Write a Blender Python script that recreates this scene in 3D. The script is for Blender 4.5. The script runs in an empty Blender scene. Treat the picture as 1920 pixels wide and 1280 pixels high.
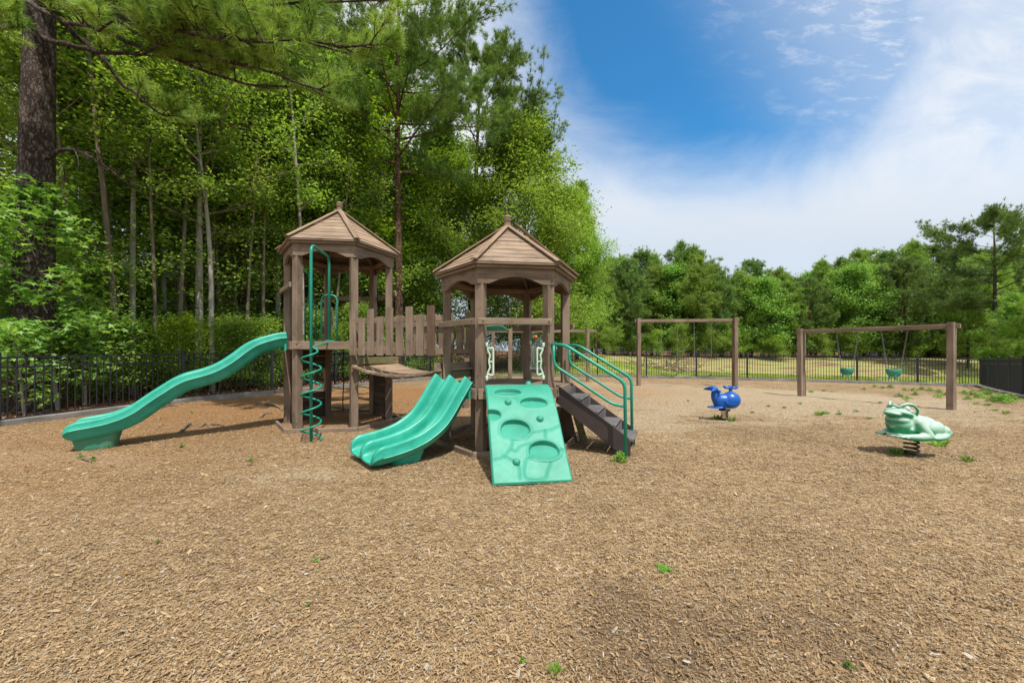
import bpy, math, random
import numpy as np
from mathutils import Vector, Matrix, noise as mnoise
R = math.radians
random.seed(7); RNG = np.random.default_rng(11)
sc = bpy.context.scene
COL = sc.collection

# ---------------------------------------------------------------- camera, sky, sun, exposure
F, PX, PY, EYE = 740.0, 960.0, 657.0, 1.35          # focal length in photo pixels, horizon row, eye height
cam_d = bpy.data.cameras.new('camera'); cam = bpy.data.objects.new('camera', cam_d); COL.objects.link(cam)
cam.location = (0, 0, EYE); cam.rotation_euler = (R(90), 0, 0)
cam_d.sensor_width = 36; cam_d.lens = F/1920*36; cam_d.shift_y = (PY-640)/1920
cam_d.clip_start = .05; cam_d.clip_end = 4000
sc.camera = cam
sc.view_settings.view_transform = 'Standard'; sc.view_settings.look = 'None'
sc.view_settings.exposure = 0.78; sc.view_settings.gamma = 1

SUN = Vector((.22, -.45, 1.0)).normalized()
sd_ = bpy.data.lights.new('sun', 'SUN'); sd_.energy = 3.25; sd_.angle = R(.6); sd_.color = (1, .955, .88)
sun = bpy.data.objects.new('sun', sd_); COL.objects.link(sun)
sun.rotation_euler = SUN.to_track_quat('Z', 'Y').to_euler()

def N(nt, typ, **kw):
    n = nt.nodes.new(typ)
    for k, v in kw.items():
        if k == 'ins':
            for a, b in v.items(): n.inputs[a].default_value = b
        else: setattr(n, k, v)
    return n
def L(nt, a, b): nt.links.new(a, b)
def M(nt, op, a, b=None, c=None, clamp=False):
    n = nt.nodes.new('ShaderNodeMath'); n.operation = op; n.use_clamp = clamp
    for i, v in enumerate((a, b, c)):
        if v is None: continue
        if hasattr(v, 'is_linked') or hasattr(v, 'links'): L(nt, v, n.inputs[i])
        else: n.inputs[i].default_value = v
    return n.outputs[0]
def SS(nt, v, a, b):
    n = nt.nodes.new('ShaderNodeMapRange'); n.interpolation_type = 'SMOOTHSTEP'
    L(nt, v, n.inputs[0]); n.inputs[1].default_value = a; n.inputs[2].default_value = b
    return n.outputs[0]
def MIX(nt, f, a, b, typ='MIX'):
    n = nt.nodes.new('ShaderNodeMix'); n.data_type = 'RGBA'; n.blend_type = typ
    for i, v in ((0, f), (6, a), (7, b)):
        if hasattr(v, 'links'): L(nt, v, n.inputs[i])
        else: n.inputs[i].default_value = (*v, 1) if isinstance(v, tuple) and len(v) == 3 else v
    return n.outputs[2]
def RAMP(nt, f, stops):
    n = nt.nodes.new('ShaderNodeValToRGB'); e = n.color_ramp.elements
    while len(e) < len(stops): e.new(.5)
    for x, (p, c) in zip(e, stops): x.position = p; x.color = (*c, 1)
    L(nt, f, n.inputs[0]); return n.outputs[0]
def NOISE(nt, vec, scale, detail=4, rough=.55, dist=0):
    n = N(nt, 'ShaderNodeTexNoise', ins={'Scale': scale, 'Detail': detail, 'Roughness': rough, 'Distortion': dist})
    if vec is not None: L(nt, vec, n.inputs['Vector'])
    return n.outputs['Fac']
def MAPV(nt, vec, scale=(1,1,1), rot=(0,0,0), loc=(0,0,0)):
    n = N(nt, 'ShaderNodeMapping', ins={'Scale': scale, 'Rotation': rot, 'Location': loc})
    L(nt, vec, n.inputs[0]); return n.outputs[0]

W = bpy.data.worlds.new('World'); sc.world = W; W.use_nodes = True
nt = W.node_tree; nt.nodes.clear()
out = N(nt, 'ShaderNodeOutputWorld'); bg = N(nt, 'ShaderNodeBackground', ins={'Strength': .12})
sky = N(nt, 'ShaderNodeTexSky'); sky.sky_type = 'NISHITA'; sky.sun_disc = False
sky.sun_elevation = math.asin(SUN.z); sky.sun_rotation = math.atan2(SUN.x, SUN.y)
sky.altitude = 50; sky.air_density = 1.0; sky.dust_density = .6; sky.ozone_density = 3
tc = N(nt, 'ShaderNodeTexCoord'); sp = N(nt, 'ShaderNodeSeparateXYZ'); L(nt, tc.outputs['Generated'], sp.inputs[0])
yy = M(nt, 'MAXIMUM', sp.outputs[1], .12)
u = M(nt, 'DIVIDE', sp.outputs[0], yy); v = M(nt, 'DIVIDE', sp.outputs[2], yy)
cb = N(nt, 'ShaderNodeCombineXYZ'); L(nt, u, cb.inputs[0]); L(nt, v, cb.inputs[1])
uv = cb.outputs[0]
# the clear hole between the cloud veils
mp = MAPV(nt, uv, loc=(-.49, -.84, 0))
mr = N(nt, 'ShaderNodeVectorRotate', rotation_type='Z_AXIS', ins={'Angle': R(4)}); L(nt, mp, mr.inputs[0])
ms = MAPV(nt, mr.outputs[0], scale=(1.80, 2.36, 1))
ln = N(nt, 'ShaderNodeVectorMath', operation='LENGTH'); L(nt, ms, ln.inputs[0])
nz1 = NOISE(nt, MAPV(nt, uv, scale=(1, 1.6, 1), rot=(0, 0, R(-30))), 2.2, 6, .6, .6)
r1 = M(nt, 'ADD', ln.outputs['Value'], M(nt, 'MULTIPLY', M(nt, 'SUBTRACT', nz1, .5), .60))
veil = SS(nt, r1, .60, 1.30)
wm = MAPV(nt, uv, scale=(1, 2.6, 1), rot=(0, 0, R(24)))
wn = NOISE(nt, wm, 9, 10, .68, .25)
wreg = SS(nt, M(nt, 'ADD', M(nt, 'MULTIPLY', u, .9), M(nt, 'MULTIPLY', v, .55)), .75, 1.35)
wisp = M(nt, 'MULTIPLY', SS(nt, wn, .48, .72), wreg)
soft = M(nt, 'MULTIPLY', wreg, .42)
cl = M(nt, 'MAXIMUM', veil, M(nt, 'ADD', M(nt, 'MULTIPLY', wisp, .5), soft), clamp=True)
thin = M(nt, 'MULTIPLY', SS(nt, u, .78, 1.15), SS(nt, v, .30, .60))
str_ = NOISE(nt, MAPV(nt, uv, scale=(1, 2.2, 1), rot=(0, 0, R(35))), 3.2, 9, .62, .5)
cl = M(nt, 'MULTIPLY', cl, M(nt, 'SUBTRACT', .97, M(nt, 'MULTIPLY', thin, M(nt, 'ADD', .10, M(nt, 'MULTIPLY', SS(nt, str_, .38, .62), .22)))))
low = SS(nt, v, .18, .62)
ccol = MIX(nt, low, (3.3, 3.68, 4.15), (4.6, 4.72, 4.88))
ccol2 = MIX(nt, M(nt, 'MULTIPLY', SS(nt, NOISE(nt, MAPV(nt, uv, scale=(1, 2, 1)), 1.6, 5, .6, .4), .40, .75), .35), ccol, (3.7, 4.15, 4.9))
skyc = MIX(nt, 1.0, sky.outputs[0], (.27, .77, .96), 'MULTIPLY')
L(nt, MIX(nt, cl, skyc, ccol2), bg.inputs[0]); L(nt, bg.outputs[0], out.inputs[0])

# ---------------------------------------------------------------- object helpers
def wloc(p):
    v = Vector((0, 0, 0))
    while p is not None: v += p.location; p = p.parent
    return v
def tag(o, label=None, cat=None, group=None, kind=None):
    for k, v in (('label', label), ('category', cat), ('group', group), ('kind', kind)):
        if v: o[k] = v
    return o
def thing(name, loc, label, cat, group=None):
    o = bpy.data.objects.new(name, None); COL.objects.link(o); o.location = loc; o.empty_display_size = .2
    return tag(o, label, cat, group)
def link(name, me, parent=None, label=None):
    o = bpy.data.objects.new(name, me); COL.objects.link(o); o.parent = parent
    if label: o['label'] = label
    return o
def dup(o, parent=None):
    c = o.copy(); COL.objects.link(c); c.parent = parent
    for ch in list(o.children): dup(ch, c)
    return c

class MB:
    def __init__(s): s.v = []; s.f = []; s.uv = []; s.m = []; s.sm = []
    def face(s, idx, uvs=None, mat=0, sm=False):
        s.f.append(tuple(idx)); s.uv.append(uvs or [(0, 0)]*len(idx)); s.m.append(mat); s.sm.append(sm)
    def beam(s, p0, p1, w, h, up=(0, 0, 1), ch=.005, mat=0):
        """chamfered board from p0 to p1: w across, h along up; UV u runs along the grain"""
        p0 = Vector(p0); p1 = Vector(p1); d = p1-p0; ln = d.length; d.normalize()
        up = Vector(up); side = d.cross(up)
        if side.length < 1e-4: side = d.cross(Vector((1, 0, 0)))
        side.normalize(); up = side.cross(d).normalized()
        a, b = w/2, h/2; c = min(ch, a*.4, b*.4)
        prof = [(-a+c, -b), (a-c, -b), (a, -b+c), (a, b-c), (a-c, b), (-a+c, b), (-a, b-c), (-a, -b+c)]
        base = len(s.v); ru, rv = random.uniform(0, 50), random.uniform(0, 50)
        for p in (p0, p1):
            for x, y in prof: s.v.append(p+side*x+up*y)
        per = 0
        for i in range(8):
            j = (i+1) % 8; dl = math.dist(prof[i], prof[j])
            s.face((base+i, base+j, base+8+j, base+8+i), [(ru, rv+per), (ru, rv+per+dl), (ru+ln, rv+per+dl), (ru+ln, rv+per)], mat)
            per += dl
        s.face([base+7-i for i in range(8)], [(ru+x*.2, rv+y) for x, y in prof[::-1]], mat)
        s.face([base+8+i for i in range(8)], [(ru+x*.2, rv+y) for x, y in prof], mat)
    def box(s, c, size, ch=.004, mat=0):
        x, y, z = c; a, b, h = size
        if h >= max(a, b): s.beam((x, y, z-h/2), (x, y, z+h/2), a, b, (0, 1, 0), ch, mat)
        elif a >= b: s.beam((x-a/2, y, z), (x+a/2, y, z), b, h, (0, 0, 1), ch, mat)
        else: s.beam((x, y-b/2, z), (x, y+b/2, z), a, h, (0, 0, 1), ch, mat)
    def tube(s, pts, r, n=10, closed=False, mat=0, caps=True):
        pts = [Vector(p) for p in pts]; m = len(pts); base = len(s.v)
        rr = r if hasattr(r, '__len__') else [r]*m
        prev = None; lu = 0
        for i, p in enumerate(pts):
            a = pts[(i-1) % m] if (closed or i > 0) else p
            b = pts[(i+1) % m] if (closed or i < m-1) else p
            t = (b-a).normalized()
            if prev is None:
                x = t.cross(Vector((0, 0, 1)))
                if x.length < .2: x = t.cross(Vector((1, 0, 0)))
                x.normalize()
            else: x = (prev-t*prev.dot(t)).normalized()
            y = t.cross(x); prev = x
            for k in range(n):
                an = 2*math.pi*k/n; s.v.append(p+(x*math.cos(an)+y*math.sin(an))*rr[i])
        for i in range(m if closed else m-1):
            j = (i+1) % m; dl = (pts[j]-pts[i]).length
            for k in range(n):
                q = (k+1) % n
                s.face((base+i*n+k, base+i*n+q, base+j*n+q, base+j*n+k),
                       [(lu, k/n), (lu, (k+1)/n), (lu+dl, (k+1)/n), (lu+dl, k/n)], mat, True)
            lu += dl
        if caps and not closed:
            s.face([base+n-1-k for k in range(n)], None, mat); s.face([base+(m-1)*n+k for k in range(n)], None, mat)
    def lathe(s, prof, c=(0, 0, 0), n=20, mat=0, sm=True):
        base = len(s.v); c = Vector(c)
        for r, z in prof:
            for k in range(n):
                a = 2*math.pi*k/n; s.v.append(c+Vector((r*math.cos(a), r*math.sin(a), z)))
        for i in range(len(prof)-1):
            for k in range(n):
                q = (k+1) % n
                s.face((base+i*n+k, base+i*n+q, base+(i+1)*n+q, base+(i+1)*n+k), None, mat, sm)
        s.face([base+n-1-k for k in range(n)], None, mat); s.face([base+(len(prof)-1)*n+k for k in range(n)], None, mat)
    def grid(s, P, thick=None, sm=True, mat=0, close_u=False):
        """P: 2-D list of points; faces between"""
        base = len(s.v); a = len(P); b = len(P[0])
        for r in P:
            for p in r: s.v.append(Vector(p))
        for i in range(a-1):
            for j in range(b-1 if not close_u else b):
                q = (j+1) % b
                s.face((base+i*b+j, base+i*b+q, base+(i+1)*b+q, base+(i+1)*b+j),
                       [(i*.05, j*.05), (i*.05, j*.05+.05), (i*.05+.05, j*.05+.05), (i*.05+.05, j*.05)], mat, sm)
        return base
    def prism(s, poly, ext, mat=0, ruv=None):
        """closed polygon of Vectors extruded by vector ext"""
        base = len(s.v); n = len(poly); ext = Vector(ext)
        ru, rv = random.uniform(0, 50), random.uniform(0, 50)
        o = Vector(poly[0]); ax = (Vector(poly[1])-o)
        k = max(range(n), key=lambda i: (Vector(poly[i])-o).length); ax = (Vector(poly[k])-o).normalized()
        ay = ext.normalized().cross(ax)
        for e in (Vector((0, 0, 0)), ext):
            for p in poly: s.v.append(Vector(p)+e)
        uvp = [(ru+(Vector(p)-o).dot(ax), rv+(Vector(p)-o).dot(ay)) for p in poly]
        s.face([base+n-1-i for i in range(n)], uvp[::-1], mat); s.face([base+n+i for i in range(n)], uvp, mat)
        for i in range(n):
            j = (i+1) % n
            s.face((base+i, base+j, base+n+j, base+n+i), [uvp[i], uvp[j], (uvp[j][0], uvp[j][1]+ext.length), (uvp[i][0], uvp[i][1]+ext.length)], mat)
    def mesh(s, name, mats, off=Vector((0, 0, 0)), recalc=True):
        me = bpy.data.meshes.new(name)
        me.from_pydata([tuple(Vector(v)-off) for v in s.v], [], s.f)
        uvl = me.uv_layers.new(name='UVMap')
        uvl.data.foreach_set('uv', [c for f in s.uv for p in f for c in p])
        me.polygons.foreach_set('material_index', s.m); me.polygons.foreach_set('use_smooth', s.sm)
        for m in (mats if isinstance(mats, (list, tuple)) else [mats]): me.materials.append(m)
        if recalc:
            import bmesh
            bm = bmesh.new(); bm.from_mesh(me); bmesh.ops.recalc_face_normals(bm, faces=bm.faces); bm.to_mesh(me); bm.free()
        me.update(); return me
    def build(s, name, mats, parent=None, label=None):
        return link(name, s.mesh(name, mats, wloc(parent)), parent, label)

def smooth_path(pts, n=6, closed=False):
    """Catmull-Rom through pts"""
    P = [Vector(p) for p in pts]; out = []; m = len(P)
    for i in range(m if closed else m-1):
        a = P[(i-1) % m] if closed or i > 0 else P[i]*2-P[i+1]
        b = P[i]; c = P[(i+1) % m]; d = P[(i+2) % m] if closed or i+2 < m else c*2-b
        for k in range(n):
            t = k/n
            out.append(.5*((2*b)+(c-a)*t+(2*a-5*b+4*c-d)*t*t+(-a+3*b-3*c+d)*t**3))
    if not closed: out.append(P[-1])
    return out
def bend(pts, r=.06, n=5):
    """polyline with rounded corners"""
    P = [Vector(p) for p in pts]; out = [P[0]]
    for i in range(1, len(P)-1):
        a = (P[i-1]-P[i]); b = (P[i+1]-P[i]); q = min(r, a.length*.45, b.length*.45)
        s_, e_ = P[i]+a.normalized()*q, P[i]+b.normalized()*q
        for k in range(n+1):
            t = k/n; out.append(s_*(1-t)**2+P[i]*2*t*(1-t)+e_*t*t)
    out.append(P[-1]); return out

# ---------------------------------------------------------------- terrain functions
LEFTP = [(-12.9, .5), (-9.25, 7.1), (-8.5, 10.2), (-7.3, 12.0), (-5.06, 15.6), (-2.3, 20.0)]
BACKP = [(-2.3, 20.0), (4.2, 19.4), (13.6, 18.7), (20.9, 17.6)]
RIGHTP = [(20.9, 17.6), (18.3, 14.85), (15.7, 12.1), (15.2, 7.5), (16.5, 1.0)]
POLY = np.array(LEFTP+BACKP[1:]+RIGHTP[1:]+[(20, -40), (-20, -40)])
def seg_dist(X, Y, P):
    D = np.full(np.shape(X), 1e9)
    for (a, b), (c, d) in zip(P[:-1], P[1:]):
        ex, ey = c-a, d-b; t = np.clip(((X-a)*ex+(Y-b)*ey)/(ex*ex+ey*ey), 0, 1)
        D = np.minimum(D, np.hypot(X-a-t*ex, Y-b-t*ey))
    return D
def inside(X, Y):
    X = np.asarray(X, float); Y = np.asarray(Y, float); c = np.zeros(X.shape, bool); n = len(POLY)
    for i in range(n):
        x1, y1 = POLY[i]; x2, y2 = POLY[(i+1) % n]
        cond = ((y1 > Y) != (y2 > Y)) & (X < (x2-x1)*(Y-y1)/((y2-y1) or 1e-9)+x1)
        c ^= cond
    return c
def sdist(X, Y):
    D = seg_dist(X, Y, LEFTP+BACKP[1:]+RIGHTP[1:]); return np.where(inside(X, Y), D, -D)
def sst(x, a, b):
    t = np.clip((np.asarray(x, float)-a)/(b-a), 0, 1); return t*t*(3-2*t)
def yback(X): return np.interp(X, [-2.3, 4.2, 13.6, 20.9, 60], [20, 19.4, 18.7, 17.6, 16])
def gz(X, Y):
    X = np.asarray(X, float); Y = np.asarray(Y, float)
    dx = np.clip(X, 4.2, 24)-4.2
    base = sst(Y, 6, 15)*(.064-.0145*dx-.0003*dx*dx)
    d = np.maximum(Y-yback(X), 0)
    basin = -.06*sst(d, 0, 4)-.95*sst(d, 8, 13)+1.95*sst(d, 15, 25)
    hill = .55*sst(d, 1, 9)+.45*sst(d, 9, 22)
    wx = sst(X-.12*(Y-20), 6.0, 11.0)
    return base+basin*wx+hill*(1-wx)*sst(X, -6, 1)+.12*np.sin(X*.21+1)*np.cos(Y*.17)*sst(d, 20, 40)
def g(x, y): return float(gz(x, y))
def gp(px, py, dz=0.0):
    """ground point seen at photo pixel"""
    k = (px-PX)/F; m = (py-PY)/F; lo, hi = 1.0, 90.0
    y = (EYE)/m
    for _ in range(40):
        y = (EYE-g(k*y, y)-dz)/m
    return Vector((k*y, y, g(k*y, y)))
def at(px, Y, z=0):
    return Vector(((px-PX)/F*Y, Y, z))
# ---------------------------------------------------------------- materials
def newmat(name):
    m = bpy.data.materials.new(name); m.use_nodes = True; nt = m.node_tree; nt.nodes.clear()
    o = N(nt, 'ShaderNodeOutputMaterial'); p = N(nt, 'ShaderNodeBsdfPrincipled')
    L(nt, p.outputs[0], o.inputs[0]); return m, nt, p, o
def bumpto(nt, p, h, strength=.4, dist=.01):
    b = N(nt, 'ShaderNodeBump', ins={'Strength': strength, 'Distance': dist}); L(nt, h, b.inputs['Height'])
    L(nt, b.outputs[0], p.inputs['Normal'])
def wood(name, a, b, c, moss=None, rough=.8, knots=True):
    m, nt, p, o = newmat(name)
    uvn = N(nt, 'ShaderNodeUVMap'); ge = N(nt, 'ShaderNodeNewGeometry')
    g1 = NOISE(nt, MAPV(nt, uvn.outputs[0], scale=(1.1, 13, 1)), 2.0, 7, .7, .5)
    g2 = NOISE(nt, MAPV(nt, uvn.outputs[0], scale=(1.4, 42, 1)), 2.0, 4, .65, .3)
    big = NOISE(nt, MAPV(nt, uvn.outputs[0], scale=(1, 3, 1)), 1.7, 3, .5)
    col = RAMP(nt, g1, [(.28, a), (.5, b), (.74, c)])
    col = MIX(nt, M(nt, 'MULTIPLY', SS(nt, g2, .54, .68), .6), col, tuple(x*.38 for x in a))
    col = MIX(nt, SS(nt, big, .3, .75), col, tuple(x*1.12 for x in c))
    if knots:
        v = N(nt, 'ShaderNodeTexVoronoi', ins={'Scale': 2.6}); L(nt, MAPV(nt, uvn.outputs[0], scale=(1, 3.2, 1)), v.inputs['Vector'])
        k = M(nt, 'SUBTRACT', 1, SS(nt, v.outputs['Distance'], .03, .085))
        kk = M(nt, 'MULTIPLY', k, .75); col = MIX(nt, kk, col, tuple(x*.33 for x in a))
    # grime and weather patches
    gr = NOISE(nt, ge.outputs['Position'], 5.5, 6, .7, .4)
    col = MIX(nt, M(nt, 'MULTIPLY', SS(nt, gr, .53, .73), .55), col, tuple(x*.42 for x in a))
    isl = ge.outputs['Random Per Island']
    col = MIX(nt, 1.0, col, RAMP(nt, isl, [(0, (.8, .82, .85)), (.5, (1, 1, 1)), (1, (1.14, 1.07, 1.0))]), 'MULTIPLY')
    if moss:
        mn = NOISE(nt, ge.outputs['Position'], 7, 5, .65)
        col = MIX(nt, M(nt, 'MULTIPLY', SS(nt, mn, .42, .62), moss[3]), col, moss[:3])
    L(nt, col, p.inputs['Base Color']); p.inputs['Roughness'].default_value = rough
    p.inputs['Specular IOR Level'].default_value = .25
    h = M(nt, 'ADD', M(nt, 'MULTIPLY', g1, .5), M(nt, 'MULTIPLY', g2, .7)); bumpto(nt, p, h, .55, .004)
    return m
M_wood = wood('weathered_wood', (0.1075, 0.07568, 0.0516), (0.1763, 0.129, 0.09116), (0.2451, 0.1849, 0.1333))
M_post = wood('post_wood', (0.0903, 0.06278, 0.04386), (0.1462, 0.1049, 0.07482), (0.2064, 0.1531, 0.1101))
M_roof = wood('roof_wood', (0.108, 0.07344, 0.04752), (0.2106, 0.1458, 0.0972), (0.3132, 0.2268, 0.1566))
M_rooftrim = wood('roof_trim_wood', (0.1296, 0.08856, 0.0594), (0.1944, 0.135, 0.0918), (0.2592, 0.1836, 0.1296))
M_stain = wood('stained_board', (0.0989, 0.05848, 0.03612), (0.1161, 0.07052, 0.04472), (0.1333, 0.08342, 0.05504), knots=False)
M_dark = wood('dark_board', (.05, .034, .026), (.07, .048, .037), (.09, .062, .048))
M_moss = wood('mossy_board', (0.1204, 0.1075, 0.0516), (0.172, 0.1462, 0.0731), (0.2322, 0.1978, 0.1032), moss=(.1, .14, .04, .6))
M_grey = wood('grey_timber', (.09, .082, .072), (.15, .138, .122), (.22, .205, .185))
M_swingw = wood('swing_wood', (0.0989, 0.0688, 0.0516), (0.1634, 0.117, 0.08772), (0.2279, 0.1677, 0.1273))

def plastic(name, c, fade=None, fadeamt=.5, rough=.35, dirt=(.1, .08, .05), dirtamt=.3, coat=.0, scale=3.0, dscale=8, top=False):
    m, nt, p, o = newmat(name); ge = N(nt, 'ShaderNodeNewGeometry'); P = ge.outputs['Position']
    n1 = NOISE(nt, P, scale, 5, .6, .3)
    col = MIX(nt, SS(nt, n1, .3, .7), tuple(x*.86 for x in c), tuple(min(1, x*1.12) for x in c))
    if fade:
        f = SS(nt, n1, .25, .75)
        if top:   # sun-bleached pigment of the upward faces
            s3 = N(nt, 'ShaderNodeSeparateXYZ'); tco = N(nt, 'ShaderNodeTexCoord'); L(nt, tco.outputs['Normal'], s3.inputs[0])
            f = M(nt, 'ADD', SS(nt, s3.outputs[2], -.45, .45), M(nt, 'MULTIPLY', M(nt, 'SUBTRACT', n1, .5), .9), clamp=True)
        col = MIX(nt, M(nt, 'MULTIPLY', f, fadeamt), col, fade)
    n2 = NOISE(nt, P, dscale, 8, .72, .6)
    dm = M(nt, 'MULTIPLY', SS(nt, n2, .56, .78), dirtamt)
    col = MIX(nt, dm, col, dirt)
    L(nt, col, p.inputs['Base Color'])
    L(nt, M(nt, 'ADD', rough, M(nt, 'MULTIPLY', NOISE(nt, P, 14, 4), .18)), p.inputs['Roughness'])
    p.inputs['Coat Weight'].default_value = coat
    bumpto(nt, p, NOISE(nt, P, 120, 3), .08, .002)
    return m
M_slide = plastic('green_slide_plastic', (.008, .30, .20), (.05, .40, .30), .7, .33, (0.024, 0.096, 0.056), .3)
M_bead = plastic('seam_highlight_green', (.10, .48, .34), (.3, .6, .5), .6, .35)  # paler green paints in the highlight along the slide's seam lip
M_slidewet = plastic('dirty_green_plastic', (.015, .27, .15), (.12, .16, .11), .6, .55, (.16, .15, .12), .75, dscale=5)
M_climb = plastic('pale_green_plastic', (0.02408, 0.2666, 0.172), (0.0516, 0.3182, 0.2236), .7, .45, (0.0516, 0.172, 0.1118), .32, scale=2.2)
M_tube = plastic('green_painted_steel', (.004, .235, .155), None, 0, .3, (.02, .08, .05), .3)
M_mint = plastic('mint_handle', (.42, .56, .42), (.6, .66, .56), .6, .5, (.1, .2, .07), .5, dscale=20)
M_blue = plastic('blue_plastic', (.0015, .085, .38), None, 0, .28, (.02, .05, .15), .2)
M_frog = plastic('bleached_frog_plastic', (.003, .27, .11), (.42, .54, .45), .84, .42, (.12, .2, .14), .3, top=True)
M_steps = plastic('brown_step_plastic', (.040, .027, .024), (.06, .043, .038), .6, .5, (.11, .09, .075), .4)
M_stepgrey = plastic('grey_tread', (.10, .09, .087), (.17, .155, .15), .5, .6, (.05, .04, .03), .4)
M_black = plastic('black_fence_paint', (.010, .012, .018), None, 0, .38, (.05, .05, .05), .3)
M_rubber = plastic('black_rubber', (.018, .018, .02), None, 0, .7)
M_tyre = plastic('grey_tyre_rubber', (.05, .05, .055), (.1, .1, .1), .6, .8)
M_bucket = plastic('green_bucket_plastic', (.01, .16, .105), (.1, .35, .27), .5, .55, (.02, .05, .03), .4, dscale=12)
M_orange = plastic('orange_swivel', (.55, .1, .02))
def metal(name, c, rough=.4):
    m, nt, p, o = newmat(name); ge = N(nt, 'ShaderNodeNewGeometry')
    n = NOISE(nt, ge.outputs['Position'], 30, 4)
    L(nt, MIX(nt, n, tuple(x*.7 for x in c), c), p.inputs['Base Color'])
    p.inputs['Metallic'].default_value = .8; p.inputs['Roughness'].default_value = rough; return m
M_chain = metal('galvanised_chain', (.32, .32, .32)); M_bolt = metal('bolt_steel', (.12, .1, .09), .5)
M_spring = metal('dark_spring_steel', (.07, .055, .04), .5)

def leafmat(name, cols, trans=.48, rough=.5, objvar=.25, gl=.06):
    """leaf colours vary per leaf (attribute rnd) and per tree"""
    m, nt, p, o = newmat(name)
    at_ = N(nt, 'ShaderNodeAttribute', attribute_name='rnd'); oi = N(nt, 'ShaderNodeObjectInfo')
    ge = N(nt, 'ShaderNodeNewGeometry')
    cl = NOISE(nt, ge.outputs['Position'], .9, 3, .5)
    f = M(nt, 'ADD', M(nt, 'MULTIPLY', at_.outputs['Fac'], .62), M(nt, 'MULTIPLY', SS(nt, cl, .3, .7), .38))
    k = len(cols); col = RAMP(nt, f, [((i+.2)/k, c) for i, c in enumerate(cols)])
    hs = N(nt, 'ShaderNodeHueSaturation')
    L(nt, col, hs.inputs['Color'])
    L(nt, M(nt, 'ADD', .5-.012*objvar, M(nt, 'MULTIPLY', oi.outputs['Random'], .045*objvar)), hs.inputs['Hue'])
    L(nt, M(nt, 'ADD', 1-objvar*.5, M(nt, 'MULTIPLY', oi.outputs['Random'], objvar)), hs.inputs['Value'])
    col = hs.outputs[0]
    L(nt, col, p.inputs['Base Color']); p.inputs['Roughness'].default_value = rough
    p.inputs['Specular IOR Level'].default_value = .35
    tr = N(nt, 'ShaderNodeBsdfTranslucent'); L(nt, MIX(nt, 1, col, (1.25, 1.2, .55), 'MULTIPLY'), tr.inputs[0])
    mx = N(nt, 'ShaderNodeMixShader', ins={0: trans}); L(nt, p.outputs[0], mx.inputs[1]); L(nt, tr.outputs[0], mx.inputs[2])
    L(nt, mx.outputs[0], o.inputs[0]); return m
M_leaf = leafmat('broadleaf_green', [(.085, .155, .03), (.16, .275, .048), (.25, .39, .068), (.36, .50, .10)])
M_leafy = leafmat('yellow_green_leaf', [(.10, .21, .018), (.18, .33, .025), (.29, .43, .033), (.40, .48, .045)])
M_gum = leafmat('sweetgum_leaf', [(.08, .20, .035), (.155, .32, .06), (.25, .43, .09), (.37, .56, .16)])
M_needle = leafmat('pine_needle', [(.065, .13, .03), (.11, .20, .04), (.165, .27, .05), (.24, .34, .065)], .32)
M_needley = leafmat('light_pine_needle', [(.085, .17, .04), (.18, .31, .06), (.30, .45, .09), (.43, .57, .15)], .42)
M_needlef = leafmat('far_pine_needle', [(.10, .185, .045), (.175, .29, .06), (.265, .385, .075), (.37, .49, .105)], .40, objvar=.5)
M_needled = leafmat('dark_far_pine_needle', [(.065, .12, .04), (.11, .19, .055), (.17, .27, .07), (.24, .35, .09)], .36, objvar=.4)
M_farleaf = leafmat('far_broadleaf', [(.085, .18, .04), (.14, .28, .055), (.20, .36, .07), (.28, .44, .09)], .42, objvar=.35)
M_brownn = leafmat('dead_needle', [(.12, .05, .02), (.2, .08, .03), (.28, .13, .05), (.3, .17, .08)], .1)
M_weed = leafmat('weed_leaf', [(.08, .19, .025), (.13, .27, .035), (.20, .36, .05), (.27, .42, .08)], objvar=.5)
M_grassb = leafmat('grass_blade', [(.10, .17, .03), (.17, .26, .04), (.28, .34, .06), (.36, .36, .12)])

def barkmat(name, a, b, sc_=1.0, plates=True):
    m, nt, p, o = newmat(name); tcn = N(nt, 'ShaderNodeTexCoord'); P = tcn.outputs['Object']
    v = N(nt, 'ShaderNodeTexVoronoi', feature='DISTANCE_TO_EDGE', ins={'Scale': 15*sc_})
    w = NOISE(nt, MAPV(nt, P, scale=(1, 1, .25)), 6*sc_, 6, .7, .8)
    dn = N(nt, 'ShaderNodeTexNoise', ins={'Scale': 9.0, 'Detail': 4, 'Roughness': .7}); L(nt, P, dn.inputs['Vector'])
    ad = N(nt, 'ShaderNodeVectorMath', operation='MULTIPLY_ADD'); ad.inputs[1].default_value = (.16, .16, .3); L(nt, dn.outputs['Color'], ad.inputs[0]); L(nt, P, ad.inputs[2])
    L(nt, MAPV(nt, ad.outputs[0], scale=(1, 1, .36)), v.inputs['Vector'])
    e = SS(nt, M(nt, 'ADD', v.outputs['Distance'], M(nt, 'MULTIPLY', M(nt, 'SUBTRACT', w, .5), .55)), -.02, .22)
    col = MIX(nt, w, a, b)
    if plates: col = MIX(nt, e, tuple(x*.45 for x in a), col)
    lc = NOISE(nt, P, 2.4, 4, .6)
    col = MIX(nt, M(nt, 'MULTIPLY', SS(nt, lc, .5, .75), .4), col, tuple(min(1, x*1.7) for x in b))
    L(nt, col, p.inputs['Base Color']); p.inputs['Roughness'].default_value = .92; p.inputs['Specular IOR Level'].default_value = .15
    bumpto(nt, p, M(nt, 'ADD', e if plates else w, w), .9, .03); return m
M_bark = barkmat('pine_bark', (.07, .052, .043), (.14, .108, .09))
M_barkr = barkmat('reddish_pine_bark', (.11, .062, .042), (.22, .13, .09))
M_barkp = barkmat('pale_bark', (.24, .21, .17), (.42, .39, .34), 1, False)
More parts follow.
